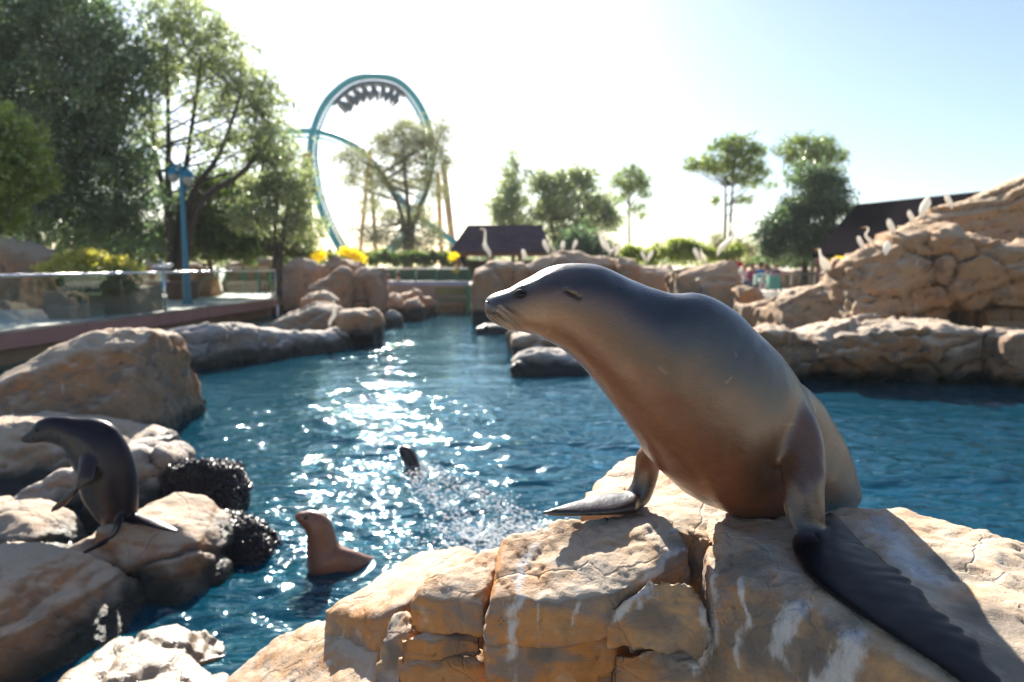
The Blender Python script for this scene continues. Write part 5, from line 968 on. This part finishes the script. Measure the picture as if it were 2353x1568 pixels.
# ================================================================== PEOPLE
M['skin'] = simple('skin', (.50, .29, .20), .5, 0, .08)
def person(label, px, py_top, Y, shirt, pants, hair, H=1.65, seated=True, group='people beyond the rock wall'):
    top = P(px, py_top, Y); z0 = top.z-H*(.76 if seated else 1.0); t = thing('person', label, 'person', (top.x, Y, z0), group)
    sh = z0+H*(.58 if seated else .82); hip = z0+H*(.28 if seated else .52); x = top.x
    bm = bmesh.new(); ly = bm.verts.layers.skin.verify() if hasattr(bm.verts.layers, 'skin') else None
    V = {}; spec = {'pelvis': ((0, 0, hip), .13), 'chest': ((0, -.02, sh-.08), .145), 'neck': ((0, -.03, sh+.06), .06), 'head0': ((0, -.05, sh+.16), .085), 'head1': ((0, -.05, sh+.27), .08)}
    for s_ in (-1, 1):
        spec[f's{s_}'] = ((s_*.17, -.02, sh-.01), .06); spec[f'e{s_}'] = ((s_*.24, -.06, sh-.27), .045); spec[f'w{s_}'] = ((s_*.16, -.26, sh-.38), .032); spec[f'h{s_}'] = ((s_*.14, -.33, sh-.39), .035)
        if seated: spec[f'k{s_}'] = ((s_*.12, -.42, hip), .075); spec[f'f{s_}'] = ((s_*.12, -.42, z0+.05), .05); spec[f't{s_}'] = ((s_*.12, -.56, z0+.03), .04)
        else: spec[f'k{s_}'] = ((s_*.10, -.02, hip-.42), .075); spec[f'f{s_}'] = ((s_*.10, 0, z0+.06), .05); spec[f't{s_}'] = ((s_*.10, -.16, z0+.03), .04)
    names = list(spec); co = [Vector(spec[n][0])+Vector((x, Y, 0)) for n in names]; ed = [('pelvis', 'chest'), ('chest', 'neck'), ('neck', 'head0'), ('head0', 'head1')]
    for s_ in (-1, 1): ed += [('chest', f's{s_}'), (f's{s_}', f'e{s_}'), (f'e{s_}', f'w{s_}'), (f'w{s_}', f'h{s_}'), ('pelvis', f'k{s_}'), (f'k{s_}', f'f{s_}'), (f'f{s_}', f't{s_}')]
    bm.free(); me = bpy.data.meshes.new('body'); me.from_pydata([tuple(c) for c in co], [(names.index(a), names.index(b)) for a, b in ed], [])
    o = bpy.data.objects.new('tmp', me); COL.objects.link(o); o.modifiers.new('skin', 'SKIN')
    for i, n in enumerate(names): o.data.skin_vertices[0].data[i].radius = (spec[n][1],)*2
    o.data.skin_vertices[0].data[0].use_root = True; o.modifiers.new('s', 'SUBSURF').levels = 2; dg = bpy.context.evaluated_depsgraph_get(); dg.update()
    m = bpy.data.meshes.new_from_object(o.evaluated_get(dg)); bpy.data.objects.remove(o); m.materials.clear()
    for q in (M['skin'], shirt, pants): m.materials.append(q)
    for pl in m.polygons:
        z = pl.center.z; ax_ = abs(pl.center.x-x); pl.material_index = 1 if (hip+.02 < z < sh+.03 and not (pl.center.y-Y < -.17)) else (2 if z <= hip+.02 or (seated and pl.center.y-Y < -.1 and z < hip+.12) else 0); pl.use_smooth = True
    link('body', m, t)
    v, f = loft([(Vector((x, Y-.03, sh+z)), Vector((r, 0, 0)), Vector((0, r*1.1, 0))) for z, r in ((.40, .01), (.38, .06), (.32, .10), (.25, .105), (.19, .09), (.15, .05))], 14, 3); link('hair', new_mesh('hair', v, f, hair), t)
cl = lambda n, c: simple(n, c, .8, 0, .1)
hd = cl('dark_hair', (.03, .02, .015)); hb = cl('brown_hair', (.12, .07, .04)); hl = cl('fair_hair', (.38, .27, .15)); jn = cl('denim', (.05, .08, .16)); bk_ = cl('black_cloth', (.02, .02, .025)); wh = cl('white_cloth', (.75, .74, .72)); rd = cl('red_cloth', (.55, .02, .03))
person('seated person in a plum shirt between white and blue shirts', 1728, 611, 33, cl('plum_shirt', (.25, .06, .14)), jn, hb); person('seated person in a bright blue shirt', 1748, 607, 33.2, cl('blue_shirt', (.03, .22, .62)), wh, hd)
person('seated person in a pale lilac shirt behind the blue shirt', 1757, 608, 34.2, cl('lilac_shirt', (.50, .40, .58)), jn, hl); person('seated person in a purple shirt right of the blue shirt', 1783, 610, 33.4, cl('purple_shirt', (.12, .06, .32)), bk_, hl)
person('seated person in a white shirt at the left end of the row', 1712, 612, 33.5, wh, jn, hl); person('seated person in a pink top in front of the lilac shirt', 1763, 618, 32.0, cl('pink_top', (.65, .12, .25)), jn, hb, 1.3)
person('person in a red top showing behind the bent necked egret', 1683, 586, 30, rd, bk_, hd, 1.65, False); person('person in a red top and cap right of the bent necked egret', 1698, 590, 33, rd, jn, hb, 1.65, False)
person('small person in dark clothes at the far pool wall', 915, 635, 28.4, bk_, bk_, hb, 1.15, False)
person('person in a grey shirt left of the one in dark clothes', 893, 641, 28.6, cl('grey_shirt', (.2, .2, .22)), jn, hb, 1.1, False)
fence('fence', 'low glass and rail fence in front of the seated people', [1735, 1765, 1820, 1875, 1960], 630, 655, 30, M['steel'], M['steel'], False, M['glass'])
tag(MB().box(P(1778, 650, 29.2), (.5, .3, .55)).obj('crate', simple('mint_plastic', (.15, .45, .33), .5)), 'mint green box at the fence below the purple shirt', 'box')
